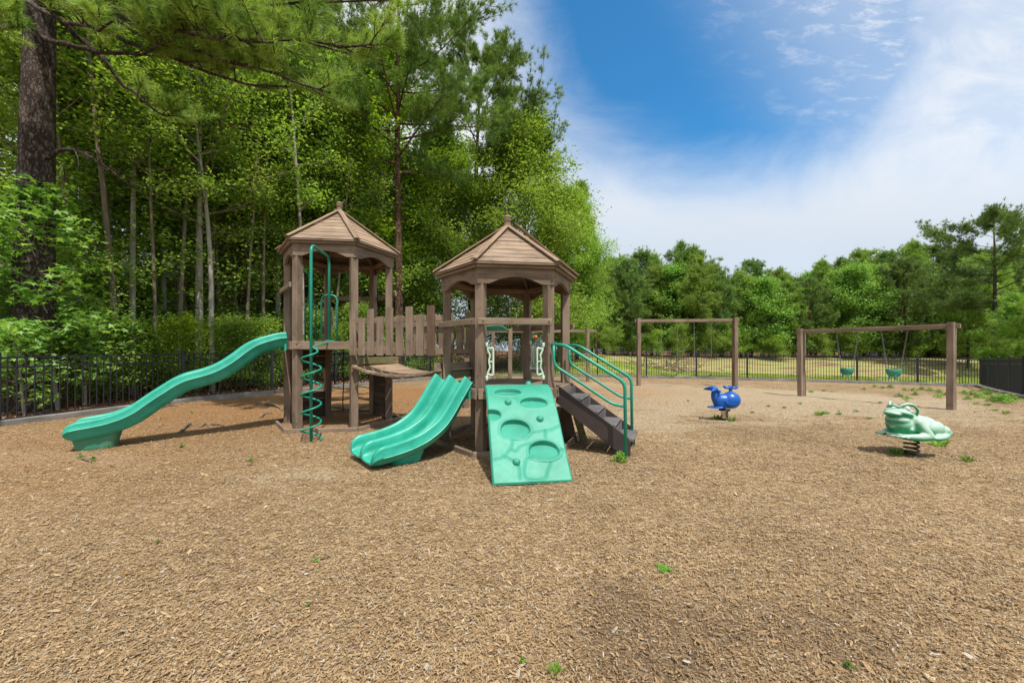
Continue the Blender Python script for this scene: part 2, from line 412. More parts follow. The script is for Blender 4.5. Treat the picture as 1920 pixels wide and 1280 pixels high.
M_barkb = barkmat('brown_bark', (.12, .095, .065), (.22, .18, .13), 1.3, False)

# ---- ground
def groundmat():
    m, nt, p, o = newmat('ground_cover'); ge = N(nt, 'ShaderNodeNewGeometry'); P = ge.outputs['Position']
    A = lambda n: N(nt, 'ShaderNodeAttribute', attribute_name=n).outputs['Fac']
    sdv, bk, lf, lush = A('sd'), A('dback'), A('woods'), A('lush')
    s3 = N(nt, 'ShaderNodeSeparateXYZ'); L(nt, P, s3.inputs[0])
    # shredded wood: two layers of stretched cells, each cell its own tint
    tint = [(0.0, (.10, .063, .036)), (.22, (.19, .122, .063)), (.45, (.275, .186, .099)), (.66, (.35, .246, .138)), (.86, (.42, .318, .19)), (1, (.47, .42, .34))]
    def chips(rot, s, loc):
        v1 = N(nt, 'ShaderNodeTexVoronoi', ins={'Scale': s, 'Randomness': 1.0})
        dn = N(nt, 'ShaderNodeTexNoise', ins={'Scale': 7.0, 'Detail': 2})
        L(nt, P, dn.inputs['Vector'])
        ad = N(nt, 'ShaderNodeVectorMath', operation='MULTIPLY_ADD'); ad.inputs[1].default_value = (.16, .16, .16)
        L(nt, dn.outputs['Color'], ad.inputs[0]); L(nt, P, ad.inputs[2])
        L(nt, MAPV(nt, ad.outputs[0], scale=(1, 2.9, 1), rot=(0, 0, rot), loc=loc), v1.inputs['Vector'])
        sx = N(nt, 'ShaderNodeSeparateColor'); L(nt, v1.outputs['Color'], sx.inputs[0])
        return sx.outputs[0], v1.outputs['Distance']
    c1, d1 = chips(.5, 38, (0, 0, 0)); c2, d2 = chips(2.1, 46, (3, 1, 0)); c3, d3 = chips(1.2, 24, (7, 2, 0))
    sel = SS(nt, NOISE(nt, P, 55, 2), .47, .53); sel2 = SS(nt, NOISE(nt, P, 33, 2), .56, .6)
    cc = M(nt, 'ADD', M(nt, 'MULTIPLY', c1, M(nt, 'SUBTRACT', 1, sel)), M(nt, 'MULTIPLY', c2, sel))
    cc = M(nt, 'ADD', M(nt, 'MULTIPLY', cc, M(nt, 'SUBTRACT', 1, sel2)), M(nt, 'MULTIPLY', c3, sel2))
    dd = M(nt, 'ADD', M(nt, 'MULTIPLY', d1, M(nt, 'SUBTRACT', 1, sel)), M(nt, 'MULTIPLY', d2, sel))
    wood_ = RAMP(nt, cc, tint)
    fine_ = NOISE(nt, P, 11, 5, .7, .3); wood_ = MIX(nt, 1, wood_, RAMP(nt, fine_, [(.34, (.66, .63, .60)), (.5, (1, .99, .98)), (.66, (1.28, 1.27, 1.25))]), 'MULTIPLY'); big = NOISE(nt, P, .55, 5, .6, .3); mid = NOISE(nt, P, 2.3, 5, .65, .2)
    wood_ = MIX(nt, 1, wood_, RAMP(nt, M(nt, 'ADD', M(nt, 'MULTIPLY', big, .55), M(nt, 'MULTIPLY', mid, .45)),
               [(.3, (.60, .57, .53)), (.45, (.90, .88, .85)), (.55, (1.05, 1.03, 1.01)), (.70, (1.27, 1.25, 1.21))]), 'MULTIPLY')
    # bare sandy wear in the swing and rider area, orange pine straw under the trees
    sand = A('sandy'); sn = NOISE(nt, MAPV(nt, P, scale=(.55, 1.3, 1)), 1.3, 7, .7, 1.0)
    sm = M(nt, 'MULTIPLY', SS(nt, M(nt, 'ADD', M(nt, 'MULTIPLY', sand, .42), M(nt, 'MULTIPLY', sn, .95)), .58, .80), .62)
    sandc = MIX(nt, SS(nt, NOISE(nt, P, 30, 6, .7), .35, .65), (.33, .265, .175), (.58, .49, .345))
    wood_ = MIX(nt, sm, wood_, sandc)
    straw = A('straw')
    stn = NOISE(nt, MAPV(nt, P, scale=(1, 3, 1), rot=(0, 0, .4)), 18, 6, .7, .6)
    wood_ = MIX(nt, M(nt, 'MULTIPLY', M(nt, 'MULTIPLY', straw, SS(nt, M(nt, 'ADD', stn, M(nt, 'MULTIPLY', mid, .5)), .5, .8)), .85), wood_, MIX(nt, NOISE(nt, P, 60, 3), (.24, .10, .032), (.34, .185, .08)))
    damp = SS(nt, M(nt, 'ADD', M(nt, 'MULTIPLY', A('damp'), .5), M(nt, 'MULTIPLY', mid, .6)), .55, .78)
    wood_ = MIX(nt, M(nt, 'MULTIPLY', damp, .6), wood_, (.09, .062, .042))
    # leaf litter of the wood
    ln_ = NOISE(nt, P, 9, 8, .75, .4)
    lit = RAMP(nt, ln_, [(.3, (.04, .02, .012)), (.46, (.14, .06, .03)), (.56, (.27, .125, .06)), (.68, (.38, .22, .13)), (.8, (.42, .34, .26))])
    # grass field
    gn = NOISE(nt, MAPV(nt, P, scale=(1, 1.2, 1)), .5, 6, .65, .6); gf = NOISE(nt, P, 14, 6, .75)
    gr = MIX(nt, SS(nt, gn, .36, .70), (.24, .33, .045), (.46, .43, .15)); gr = MIX(nt, SS(nt, gf, .3, .7), MIX(nt, 1, gr, (.62, .62, .6), 'MULTIPLY'), gr)
    bare = SS(nt, NOISE(nt, P, .8, 5, .6, .5), .56, .66); gr = MIX(nt, M(nt, 'MULTIPLY', bare, .75), gr, (.52, .42, .27))
    bn = NOISE(nt, MAPV(nt, P, scale=(.35, 2.2, 1)), .9, 6, .65, .5)
    bank = RAMP(nt, bn, [(.3, (.13, .085, .05)), (.42, (.24, .17, .09)), (.50, (.32, .26, .12)), (.58, (.27, .31, .08)), (.75, (.38, .38, .15))])
    out_ = MIX(nt, A('bank'), gr, bank)
    out_ = MIX(nt, lf, out_, lit)
    se = M(nt, 'ADD', sdv, M(nt, 'MULTIPLY', M(nt, 'SUBTRACT', NOISE(nt, P, 9, 3), .5), .05))
    col = MIX(nt, SS(nt, se, -.03, .03), out_, wood_)
    L(nt, col, p.inputs['Base Color']); p.inputs['Roughness'].default_value = .95; p.inputs['Specular IOR Level'].default_value = .12
    hh = M(nt, 'ADD', M(nt, 'MULTIPLY', cc, .7), M(nt, 'MULTIPLY', NOISE(nt, P, 90, 4, .7), .6))
    bumpto(nt, p, M(nt, 'ADD', hh, M(nt, 'MULTIPLY', mid, 2.0)), .9, .014)
    return m
M_ground = groundmat()

def axis(fine0, fine1, step, lo, hi, grow=1.22):
    a = list(np.arange(fine0, fine1+step*.5, step)); s = step; x = a[0]; pre = []
    while x > lo: s *= grow; x -= s; pre.append(x)
    s = step; x = a[-1]; post = []
    while x < hi: s *= grow; x += s; post.append(x)
    return np.array(pre[::-1]+a+post)
gx = axis(-14, 24, .24, -700, 900); gy = axis(-1, 26, .24, -300, 1500)
GX, GY = np.meshgrid(gx, gy)
rough_ = np.zeros(GX.shape)
for i in range(GX.shape[0]):
    if gy[i] > 30 or gy[i] < -4: continue
    for j in range(GX.shape[1]):
        if -18 < gx[j] < 28:
            rough_[i, j] = mnoise.noise((gx[j]*1.1, gy[i]*1.1, 0))*.018+mnoise.noise((gx[j]*3.7, gy[i]*3.7, 5))*.009
GZ = gz(GX, GY)+rough_-.008
nY, nX = GX.shape
me = bpy.data.meshes.new('ground')
idx = np.arange(nX*nY).reshape(nY, nX)
fc = np.stack([idx[:-1, :-1], idx[:-1, 1:], idx[1:, 1:], idx[1:, :-1]], -1).reshape(-1, 4)
def fastmesh(me, V, Fc, mats, attrs=None, smooth=False, corners=4):
    V = np.asarray(V, np.float32); Fc = np.asarray(Fc, np.int32); nf = len(Fc)
    me.vertices.add(len(V)); me.vertices.foreach_set('co', V.ravel())
    me.loops.add(Fc.size); me.loops.foreach_set('vertex_index', Fc.ravel())
    me.polygons.add(nf); me.polygons.foreach_set('loop_start', np.arange(nf, dtype=np.int32)*Fc.shape[1])
    try: me.polygons.foreach_set('loop_total', np.full(nf, Fc.shape[1], np.int32))
    except Exception: pass
    if smooth: me.polygons.foreach_set('use_smooth', np.ones(nf, bool))
    for k, a in (attrs or {}).items():
        t = me.attributes.new(k, 'FLOAT', 'POINT'); t.data.foreach_set('value', np.asarray(a, np.float32).ravel())
    for m in (mats if isinstance(mats, (list, tuple)) else [mats]): me.materials.append(m)
    me.update(); me.validate(); return me
SDV = sdist(GX, GY)
dbk = GY-yback(GX)
woods = np.clip(sst(-(GX-np.interp(GY, [0, 7, 12, 20, 24, 40], [-9, -9, -7, -2.3, 0.5, 2.5])), -.5, .8)+sst(dbk, 27, 31), 0, 1)
bankm = sst(dbk, 8.0, 9.5)*sst(GX-.12*(GY-20), 6.5, 9.5)
def blob(cx, cy, rx, ry): return np.exp(-((GX-cx)/rx)**2-((GY-cy)/ry)**2)
sandy = np.clip(blob(6.5, 10.5, 5.5, 3.2)+blob(5, 14.5, 4, 1.5)+.8*blob(-5.6, 5.0, 1.8, .9)+.8*blob(-2.2, 4.3, .8, .4)+.6*blob(9, 11, 3, 2)+.7*blob(2.2, 7.6, 1.2, 1.5), 0, 1)
straw = np.clip(blob(-6.2, 9, 3.5, 3.5)+blob(-3, 11.5, 3.5, 3)+.6*blob(-6, 4.5, 2.5, 1.5)+.6*blob(3, 13, 4, 3), 0, 1)
damp = np.clip(blob(.55, 1.75, .45, .35)+blob(.55, 2.25, .35, .18)+.9*blob(1.5, 1.9, .7, .4)+.7*blob(-1.9, 1.75, .3, .2)+.5*blob(2.3, 4.2, 1.5, .4), 0, 1)
# grid attributes are stored per vertex
fastmesh(me, np.stack([GX, GY, GZ], -1).reshape(-1, 3), fc, M_ground,
         dict(sd=SDV, dback=dbk, woods=woods, bank=bankm, sandy=sandy, straw=straw, damp=damp, lush=0*GX), True)
o = link('ground', me); tag(o, 'playground floor of tan wood chips running out to grass and leaf litter', 'ground', kind='structure')

# ---- loose wood chips lying on the ground (nobody could count them)
def chipmat():
    m, nt, p, o = newmat('loose_wood_chip'); a = N(nt, 'ShaderNodeAttribute', attribute_name='rnd').outputs['Fac']
    ge = N(nt, 'ShaderNodeNewGeometry')
    col = RAMP(nt, a, [(0, (.085, .055, .032)), (.16, (.185, .118, .060)), (.38, (.275, .183, .096)), (.62, (.355, .247, .134)), (.84, (.44, .33, .192)), (.93, (.34, .30, .25)), (1, (.43, .39, .33))])
    n = NOISE(nt, ge.outputs['Position'], 160, 3, .7)
    col = MIX(nt, 1, col, RAMP(nt, n, [(.3, (.72, .7, .68)), (.6, (1.08, 1.06, 1.04))]), 'MULTIPLY')
    L(nt, col, p.inputs['Base Color']); p.inputs['Roughness'].default_value = .9; p.inputs['Specular IOR Level'].default_value = .2
    return m
M_chip = chipmat()
def make_chips(n):
    t = RNG.random(n); Y = 1.15*(10.5/1.15)**(t**.93)            # denser near the viewer, where single chips show
    half = 1.42*Y+1.0; X = (RNG.random(n)*2-1)*half
    ok = (sdist(X, Y) > .12); X, Y = X[ok], Y[ok]; n = len(X)
    ln_ = np.exp(RNG.normal(math.log(.0074), .40, n))*np.where(Y > 4, 1.3, 1); wd = ln_*RNG.uniform(.18, .42, n)
    bigc = RNG.random(n) < .012; ln_[bigc] *= 1.9; wd[bigc] *= 1.7
    yaw = RNG.uniform(0, math.pi, n)*.9+np.sin(X*1.3+Y*.8)*.3; pit = RNG.normal(0, .22, n); rol = RNG.normal(0, .35, n)
    dx = np.stack([np.cos(yaw)*np.cos(pit), np.sin(yaw)*np.cos(pit), np.sin(pit)], -1)
    sdv = np.stack([-np.sin(yaw)*np.cos(rol), np.cos(yaw)*np.cos(rol), np.sin(rol)], -1)
    rz = np.array([mnoise.noise((x*1.1, y*1.1, 0))*.018+mnoise.noise((x*3.7, y*3.7, 5))*.009 for x, y in zip(X, Y)])
    C = np.stack([X, Y, gz(X, Y)+rz+RNG.uniform(-.003, .008, n)], -1)
    a, b = (dx*ln_[:, None]), (sdv*wd[:, None])
    j = lambda: RNG.uniform(.6, 1.1, (n, 1))
    V = np.stack([C-a*j()-b*.55*j(), C+a*.1-b*j(), C+a*j()-b*.35*j(), C+a*j()+b*.4*j(), C-a*.2+b*j(), C-a*j()+b*.5*j()], 1).reshape(-1, 3)
    Fc = np.arange(n*6).reshape(n, 6)
    dm = np.clip(np.exp(-((X-.55)/.5)**2-((Y-1.75)/.32)**2)+np.exp(-((X-1.5)/.7)**2-((Y-1.9)/.4)**2)*.8+np.exp(-((X-.55)/.35)**2-((Y-2.25)/.18)**2), 0, 1)
    keep = RNG.random(n) > dm*.4
    rv = np.clip(.10+RNG.beta(2.6, 2.2, n)*.80-dm*.2, 0, 1); gy_ = RNG.random(n) < .06+.05*bigc; rv[gy_] = RNG.uniform(.9, 1, gy_.sum())
    V = V.reshape(n, 6, 3)[keep].reshape(-1, 3); rv = np.repeat(rv[keep], 6); Fc = np.arange(len(V)).reshape(-1, 6)
    me = fastmesh(bpy.data.meshes.new('wood_chips'), V, Fc, M_chip, dict(rnd=rv))
    o = link('wood_chips', me); tag(o, 'loose shredded wood chips strewn over the whole playground floor', 'wood chips', kind='stuff')
make_chips(460000)
# ---------------------------------------------------------------- black railing fence round the playground
FH = 1.24
def along(P, step):
    pts = []
    for i, ((a, b), (c, d)) in enumerate(zip(P[:-1], P[1:])):
        n = max(1, round(math.dist((a, b), (c, d))/step))
        for k in range(n): pts.append((a+(c-a)*k/n, b+(d-b)*k/n))
    pts.append(P[-1]); return pts
def fence(P, label, first=True, last=True):
    pts = along(P, 2.32)
    root = thing('railing_fence', (*pts[0], g(*pts[0])), label, 'fence', 'black railing fence runs round the playground')
    for i, (x, y) in enumerate(pts):
        if (i == 0 and not first) or (i == len(pts)-1 and not last): continue
        q = pts[min(i+1, len(pts)-1)] if i < len(pts)-1 else pts[i-1]
        a = math.atan2(q[1]-y, q[0]-x); z = g(x, y); b = MB()
        b.beam((x, y, z-.1), (x, y, z+FH+.05), .064, .064, (math.cos(a), math.sin(a), 0), .004)
        b.lathe([(.042, z+FH+.05), (.044, z+FH+.062), (.03, z+FH+.075), (.008, z+FH+.085)], (x, y, 0), 8)
        b.build('post', M_black, root)
    for (x0, y0), (x1, y1) in zip(pts[:-1], pts[1:]):
        z0, z1 = g(x0, y0), g(x1, y1); b = MB()
        a, c = Vector((x0, y0, z0)), Vector((x1, y1, z1))
        for h in (FH-.02, FH-.20, .10):
            b.beam(a+Vector((0, 0, h)), c+Vector((0, 0, h)), .027, .032, (0, 0, 1), .003)
        n = max(3, round((c-a).length/.118))
        for k in range(1, n):
            p = a.lerp(c, k/n)
            b.beam(p+Vector((0, 0, .05)), p+Vector((0, 0, FH-.025)), .017, .017, (0, 1, 0), .002)
        b.build('panel', M_black, root)
    return root
fence(LEFTP, 'black railing fence on the left, running behind the wave slide')
fence(BACKP, 'black railing fence along the back of the playground, in front of the grass bank', last=True, first=False)
fence(RIGHTP, 'short black railing fence at the right edge, coming forward from the back corner', first=False)
def edging(P, label, off):
    pts = along(P, 2.32)
    root = thing('timber_edging', (*pts[0], g(*pts[0])), label, 'edging', 'grey timber edging under the fence')
    for (x0, y0), (x1, y1) in zip(pts[:-1], pts[1:]):
        d = Vector((x1-x0, y1-y0, 0)).normalized(); nrm = Vector((d.y, -d.x, 0))*off; j = random.uniform(-.008, .008)
        b = MB(); b.beam(Vector((x0, y0, g(x0, y0)+.03+j))+nrm+d*.01, Vector((x1, y1, g(x1, y1)+.03+j))+nrm-d*.01, .13, .15, (0, 0, 1), .012)
        b.build('timber', M_grey, root)
edging(LEFTP, 'grey weathered timber edging at the foot of the left fence', .11)
edging(BACKP, 'grey weathered timber edging at the foot of the back fence', .11)
edging(RIGHTP, 'grey weathered timber edging at the foot of the right fence', .11)

# ---------------------------------------------------------------- the play structure
TH = 0.1404; SIDE = .912
CL = Vector((-3.283, 7.51, 0)); CR = Vector((-.071, 6.05, 0))
def pa(i, r): a = TH+R(180+60*i); return Vector((math.cos(a)*r, math.sin(a)*r, 0))
def vtx(C, i, r=SIDE, z=0): return C+pa(i, r)+Vector((0, 0, z))
PLAY = thing('play_structure', (-1.7, 6.8, 0), 'brown wooden play structure of two six-sided roofed towers joined by a bridge, with green slides', 'play structure')
Z = Vector((0, 0, 1))
def bolt(b, p, n):
    n = Vector(n).normalized(); b.tube([p-n*.004, p+n*.006], .011, 8, mat=1)
def tower(C, zd, zf0, zf1, ze, za, zfin, which):
    for i in range(6):
        b = MB(); p = vtx(C, i); a = pa(i, 1)
        b.beam(p+Z*(-.1), p+Z*(zf0+.16), .118, .118, a, .007); b.build('post', M_post, PLAY)
    # deck
    rd = .995; b = MB(); poly = [vtx(C, i, rd*.985, zd-.045) for i in range(6)]
    ax = (poly[1]-poly[2]).normalized(); nrm = (vtx(C, 0)+vtx(C, 5)-vtx(C, 2)-vtx(C, 3)).normalized()
    # planks clipped to the hexagon
    cen = C+Z*(zd-.045); ey = nrm; ex = Vector((-ey.y, ey.x, 0)); ap = rd*.985*math.cos(R(30)); k = 0
    npl = 12; pw = 2*ap/npl
    def halfw(t):   # half width of hexagon at offset t along ey (ey is an edge normal)
        return rd*.985*(1-abs(t)/(2*ap)) if True else 0
    for i in range(npl):
        t0, t1 = -ap+i*pw+.003, -ap+(i+1)*pw-.003
        q = [cen+ey*t0-ex*halfw(t0), cen+ey*t0+ex*halfw(t0), cen+ey*t1+ex*halfw(t1), cen+ey*t1-ex*halfw(t1)]
        if t0 < 0 < t1: q = [q[0], q[1], cen+ex*halfw(0), q[2], q[3], cen-ex*halfw(0)]
        b.prism(q, Z*.04)
    b.build('deck', M_post, PLAY)
    for i in range(6):
        a_, c_ = vtx(C, i, 1.03), vtx(C, i+1, 1.03); b = MB(); d = (c_-a_).normalized()
        b.beam(a_+Z*(zd-.068)+d*.022, c_+Z*(zd-.068)-d*.022, .04, .136, Z, .006)
        out = (vtx(C, i)+vtx(C, i+1)-C*2).normalized()
        for t in (.09, .91): bolt(b, a_.lerp(c_, t)+Z*(zd-.05)+out*.02, out)
        b.build('deck_beam', [M_wood, M_bolt], PLAY)
    # arched fascia boards
    rf = 1.0
    for i in range(6):
        a_, c_ = vtx(C, i, rf), vtx(C, i+1, rf); d = c_-a_; Wd = d.length; out = (vtx(C, i)+vtx(C, i+1)-C*2).normalized()
        b = MB(); n = 26; top = []; bot = []
        for k in range(n+1):
            t = k/n; s_ = abs(t-.5)*2
            if s_ > .72: z = zf0
            elif s_ > .6: z = zf0+.022*float(sst(.72-s_, 0, .12))
            else: z = zf0+.022+.075*(1-(s_/.6)**2)
            bot.append(z)
        P = [[a_+d*(k/n)+Z*bot[k] for k in range(n+1)], [a_+d*(k/n)+Z*zf1 for k in range(n+1)],
             [a_+d*(k/n)+Z*zf1-out*.04 for k in range(n+1)], [a_+d*(k/n)+Z*bot[k]-out*.04 for k in range(n+1)]]
        base = len(b.v); ru = random.uniform(0, 50)
        for r_ in P: b.v += r_
        m_ = n+1
        for r0 in range(4):
            r1 = (r0+1) % 4
            for k in range(n):
                us = lambda kk, rr: (ru+Wd*kk/n, (bot[kk] if rr in (0, 3) else zf1)+(.04 if rr > 1 else 0))
                b.face((base+r0*m_+k, base+r0*m_+k+1, base+r1*m_+k+1, base+r1*m_+k), [us(k, r0), us(k+1, r0), us(k+1, r1), us(k, r1)])
        b.face([base, base+m_, base+2*m_, base+3*m_]); b.face([base+n, base+m_+n, base+2*m_+n, base+3*m_+n])
        for t in (.1, .9): bolt(b, a_+d*t+Z*(zf0+.12), out)
        b.build('arched_fascia', [M_post, M_bolt], PLAY)
    # eave moulding, rafters
    b = MB()
    for i in range(6):
        for r_, z_, h_, w_ in ((1.035, ze-.045, .035, .05), (1.075, ze-.014, .022, .05)):
            a_, c_ = vtx(C, i, r_, z_), vtx(C, i+1, r_, z_); b.beam(a_, c_, w_, h_, Z, .006)
        b.beam(vtx(C, i, .92, ze-.05), C+pa(i, .06)+Z*(za-.08), .04, .08, Z, .004)
        a_, c_ = vtx(C, i, .9, zf0+.15), vtx(C, i+1, .9, zf0+.15); b.beam(a_, c_, .04, .07, Z, .004)
    eave = b
    # roof: lapped boards on every face
    b = MB(); re_ = 1.10; slope = (za-ze)/re_; nc = 9
    for i in range(6):
        out = (vtx(C, i)+vtx(C, i+1)-C*2).normalized(); 
        fn = (Z*1.0+out*(slope/math.cos(R(30)))).normalized()
        for k in range(nc):
            f0 = k/nc; f1 = min(.985, (k+1.12)/nc)
            pt = lambda f, ii: C+pa(ii, re_*(1-f))+Z*(ze+(za-ze)*f)
            q = [pt(f0, i), pt(f0, i+1), pt(f1, i+1), pt(f1, i)]
            lift0 = fn*(.008+random.uniform(-.002, .004)); lift1 = fn*.002
            base = len(b.v); b.v += [q[0], q[1], q[2], q[3], q[0]+lift0, q[1]+lift0, q[2]+lift1, q[3]+lift1]
            ru, rv = random.uniform(0, 50), random.uniform(0, 50); w0 = (q[1]-q[0]).length; hh = (q[3]-q[0]).length
            uvs = [(ru, rv), (ru+w0, rv), (ru+w0*(1-1/nc), rv+hh), (ru+w0/nc, rv+hh)]
            b.face((base+4, base+5, base+6, base+7), uvs); b.face((base+3, base+2, base+1, base), uvs[::-1])
            b.face((base, base+1, base+5, base+4), uvs); b.face((base+1, base+2, base+6, base+5)); b.face((base+3, base, base+4, base+7))
    roof = b.build('roof', M_roof, PLAY)
    eave.build('eave_trim', M_rooftrim, roof)
    for i in range(6):
        b = MB(); lift = .03
        p0 = C+pa(i, re_+.012)+Z*(ze+.012); p1 = C+pa(i, .05)+Z*(za-.01)
        d = (p1-p0).normalized(); up = pa(i, 1).cross(pa(i, 1).cross(Z)); side = d.cross(Z).normalized(); up = side.cross(d)
        o2 = up*.020
        if which == 'R' and i == 3: p0 += up*.005; p1 += up*.085+d*.0
        # two boards meeting over the hip
        for s_ in (-1, 1):
            b.beam(p0+o2+side*s_*.026, p1+o2+side*s_*.022, .052, .018, (up+side*s_*.30).normalized(), .003)
        b.build('hip_board', M_rooftrim, roof, 'hip board sprung loose from the roof' if (which == 'R' and i == 3) else None)
    b = MB(); k = (zfin-za)
    b.lathe([(.075, -.05), (.062, .0), (.050, .03), (.046, k*.50), (.054, k*.53), (.055, k*.60), (.044, k*.615), (.044, k*.635), (.055, k*.65), (.055, k*.71), (.044, k*.725), (.044, k*.745), (.053, k*.76), (.050, k*.86), (.038, k*.94), (.02, k*.985), (.004, k)], C+Z*za, 16)
    b.build('finial', M_rooftrim, roof)
tower(CL, 1.505, 2.94, 3.17, 3.205, 3.985, 4.18, 'L')
tower(CR, .855, 2.225, 2.45, 2.49, 3.23, 3.425, 'R')

def rail(C, i, z, t0=-.02, t1=1.02, name='guard_rail', w=.038, h=.085, r=1.035, mat=None, inner=False):
    a_, c_ = vtx(C, i, r), vtx(C, i+1, r); out = (vtx(C, i)+vtx(C, i+1)-C*2).normalized(); b = MB()
    p, q = a_.lerp(c_, t0)+Z*z, a_.lerp(c_, t1)+Z*z
    b.beam(p, q, w, h, Z, .006)
    for t in (.08, .92): bolt(b, a_.lerp(c_, t)+Z*z+out*(w/2), out)
    b.build(name, [mat or M_wood, M_bolt], PLAY)
rail(CR, 0, 1.73, .03, .985); rail(CR, 1, 1.73, .015, .96); rail(CR, 3, 1.73); rail(CR, 4, 1.73, .04, .3)
rail(CL, 0, 2.46, -.05, .93); rail(CL, 4, 2.45); rail(CL, 3, 2.45)

# bridge between the towers
A0, A1 = vtx(CL, 2), vtx(CR, 0); B0, B1 = vtx(CL, 3), vtx(CR, 5)
bd = (A1-A0).normalized(); bn = Vector((bd.y, -bd.x, 0))      # bn points to the camera side
BL = (A1-A0).length
for side_, (S0, sgn) in enumerate(((A0, 1), (B0, -1))):
    rootp = MB(); o1 = bn*sgn*.075
    for z_ in (1.835, 1.335):
        rootp.beam(S0+o1+bd*(.0)+Z*z_, S0+o1+bd*(BL-.0)+Z*(z_), .038, .09, Z, .005)
    par = rootp.build('bridge_railing', M_wood, PLAY)
    for k in range(9):
        t = (.052+.1045*k) if sgn > 0 else (.1+.1*k)
        c_ = S0+bn*sgn*.113+bd*(t*BL); tall = (k % 2 == 0); b = MB(); tl = random.uniform(-.006, .006)
        b.beam(c_+Z*(1.272+random.uniform(-.004, .004)), c_+bd*tl+Z*((2.03 if tall else 1.895)+random.uniform(-.006, .006)), .036, .131, bd, .006)
        last = (k == 8 and sgn > 0)
        b.build('picket', M_stain if last else M_wood, par, 'smoother darker brown replacement picket' if last else None)
b = MB(); npk = 17
def bz(t): return 1.115-.045*t-.165*4*t*(1-t)*(1-.25*t)
for k in range(npk):
    t0, t1 = (k+.06)/npk, (k+.94)/npk; t0 = .035+t0*.93; t1 = .035+t1*.93
    p = A0+bd*BL*t0+Z*bz(t0); q = A0+bd*BL*t1+Z*bz(t1); up = (q-p).cross(bn).normalized(); up = up if up.z > 0 else -up
    j = random.uniform(-.012, .012)
    c0 = (p+q)/2; b.beam(c0+bn*(.12+j), c0-bn*(.97-j), (q-p).length, .036, up, .004)
b.build('bridge_deck', M_roof, PLAY)
b = MB(); b.beam(vtx(CL, 2, 1.03)+Z*1.17+bd*.05, vtx(CL, 3, 1.03)+Z*1.17+bd*.05, .045, .12, Z, .006)
bolt(b, vtx(CL, 2, 1.03).lerp(vtx(CL, 3, 1.03), .14)+Z*1.18+bd*.075, bd); bolt(b, vtx(CL, 2, 1.03).lerp(vtx(CL, 3, 1.03), .9)+Z*1.18+bd*.075, bd)
b.build('riser_board', [M_moss, M_bolt], PLAY, 'mossy board under the bridge pickets')
b = MB(); b.beam(vtx(CR, 0, 1.0)+Z*1.10-bd*.03-bn*-.1, vtx(CR, 5, 1.0)+Z*1.10-bd*.03, .045, .125, Z, .006)
bolt(b, vtx(CR, 0, 1.0).lerp(vtx(CR, 5, 1.0), .35)+Z*1.11-bd*.055, -bd); b.build('riser_board', [M_wood, M_bolt], PLAY)
b = MB(); b.beam(vtx(CR, 0, .99)+Z*.965-bd*.02, vtx(CR, 5, .99)+Z*.965-bd*.02, .045, .125, Z, .006); b.build('riser_board', M_moss, PLAY)

# slides: a channel swept along a profile
def sweep_slide(o, phi, prof, w, depth, lanes, name, mats, sh=.06, ud=.03):
    """prof: (distance, z of the side seam). w: width of all lanes"""
    d = Vector((math.cos(R(phi)), math.sin(R(phi)), 0)); e = Vector((-d.y, d.x, 0))    # e: to the left going down
    ctr = smooth_path([(t, 0, z) for t, z in prof], 8)
    # cross-section: (offset across, height over the floor line)
    lw = w/lanes; sec = []; rw = .03
    def lane(x0):
        fl = lw/2-.043
        pts = [(-lw/2+.010, depth), (-lw/2+.026, depth-.008), (-lw/2+.037, depth-.03), (-fl-.002, depth*.55), (-fl+.004, depth*.24), (-fl+.020, .038), (-fl+.055, .008)]
        return [(x0+x, z) for x, z in pts]+[(x0, -.004)]+[(x0-x, z) for x, z in pts[::-1]]
    for k in range(lanes):
        x0 = -w/2+lw*(k+.5); l = lane(x0); sec += l
    top = [(-w/2-.026, depth-.034), (-w/2-.022, depth-.014), (-w/2-.008, depth-.002)]+sec+[(w/2+.008, depth-.002), (w/2+.022, depth-.014), (w/2+.026, depth-.034)]
    right = [(w/2+.020, sh+.012), (w/2+.032, sh), (w/2+.018, sh-.012), (w/2-.012, (sh-ud)/2-.02), (w/2-.055, -ud)]
    under = []
    for k in range(lanes)[::-1]:
        x0 = -w/2+lw*(k+.5); under += [(x0+lw*.22, -ud-.005), (x0-lw*.22, -ud-.005)]
        if k: under += [(x0-lw*.5, -.0)]
    left = [(-x, z) for x, z in right[::-1]]
    loop = top+right+under+left; P = []; m = len(ctr)
    for i, c in enumerate(ctr):
        a = ctr[max(0, i-1)]; q = ctr[min(m-1, i+1)]; tg = (q-a); sl = math.atan2(tg.z, tg.x)
        nx, nz = -math.sin(sl), math.cos(sl); row = []
        # the exit lip rounds down, the lip's side walls fade
        rem = (ctr[-1].x-c.x); k_ = 1.0
        if rem < .17: k_ = .12+.88*math.sqrt(max(0, 1-((.17-rem)/.17)**2.4))
        for x, h in loop:
            hh = h*k_ if h > 0 else h*(.35+.65*min(1, rem/.1+.15))
            xx = x*(1-(1-k_)*.07); s_ = hh-sh
            row.append(Vector((o[0], o[1], 0))+d*(c.x+nx*s_)+e*xx+Z*(c.z+nz*s_))
        P.append(row)
    b = MB(); base = b.grid(P, close_u=True)
    nl = len(loop); b.face([base+nl-1-k for k in range(nl)]); b.face([base+(m-1)*nl+k for k in range(nl)])
    ob = b.build(name, mats, PLAY)
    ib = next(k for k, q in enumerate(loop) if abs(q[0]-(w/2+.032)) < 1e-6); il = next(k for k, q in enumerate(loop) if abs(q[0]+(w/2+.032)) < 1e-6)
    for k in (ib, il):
        b2 = MB(); b2.tube([P[i][k] for i in range(0, m-10)], .0055, 6); b2.build('seam_highlight_bead', M_bead, ob)  # thin bead added on the seam to carry its painted highlight
    return ob, d, e
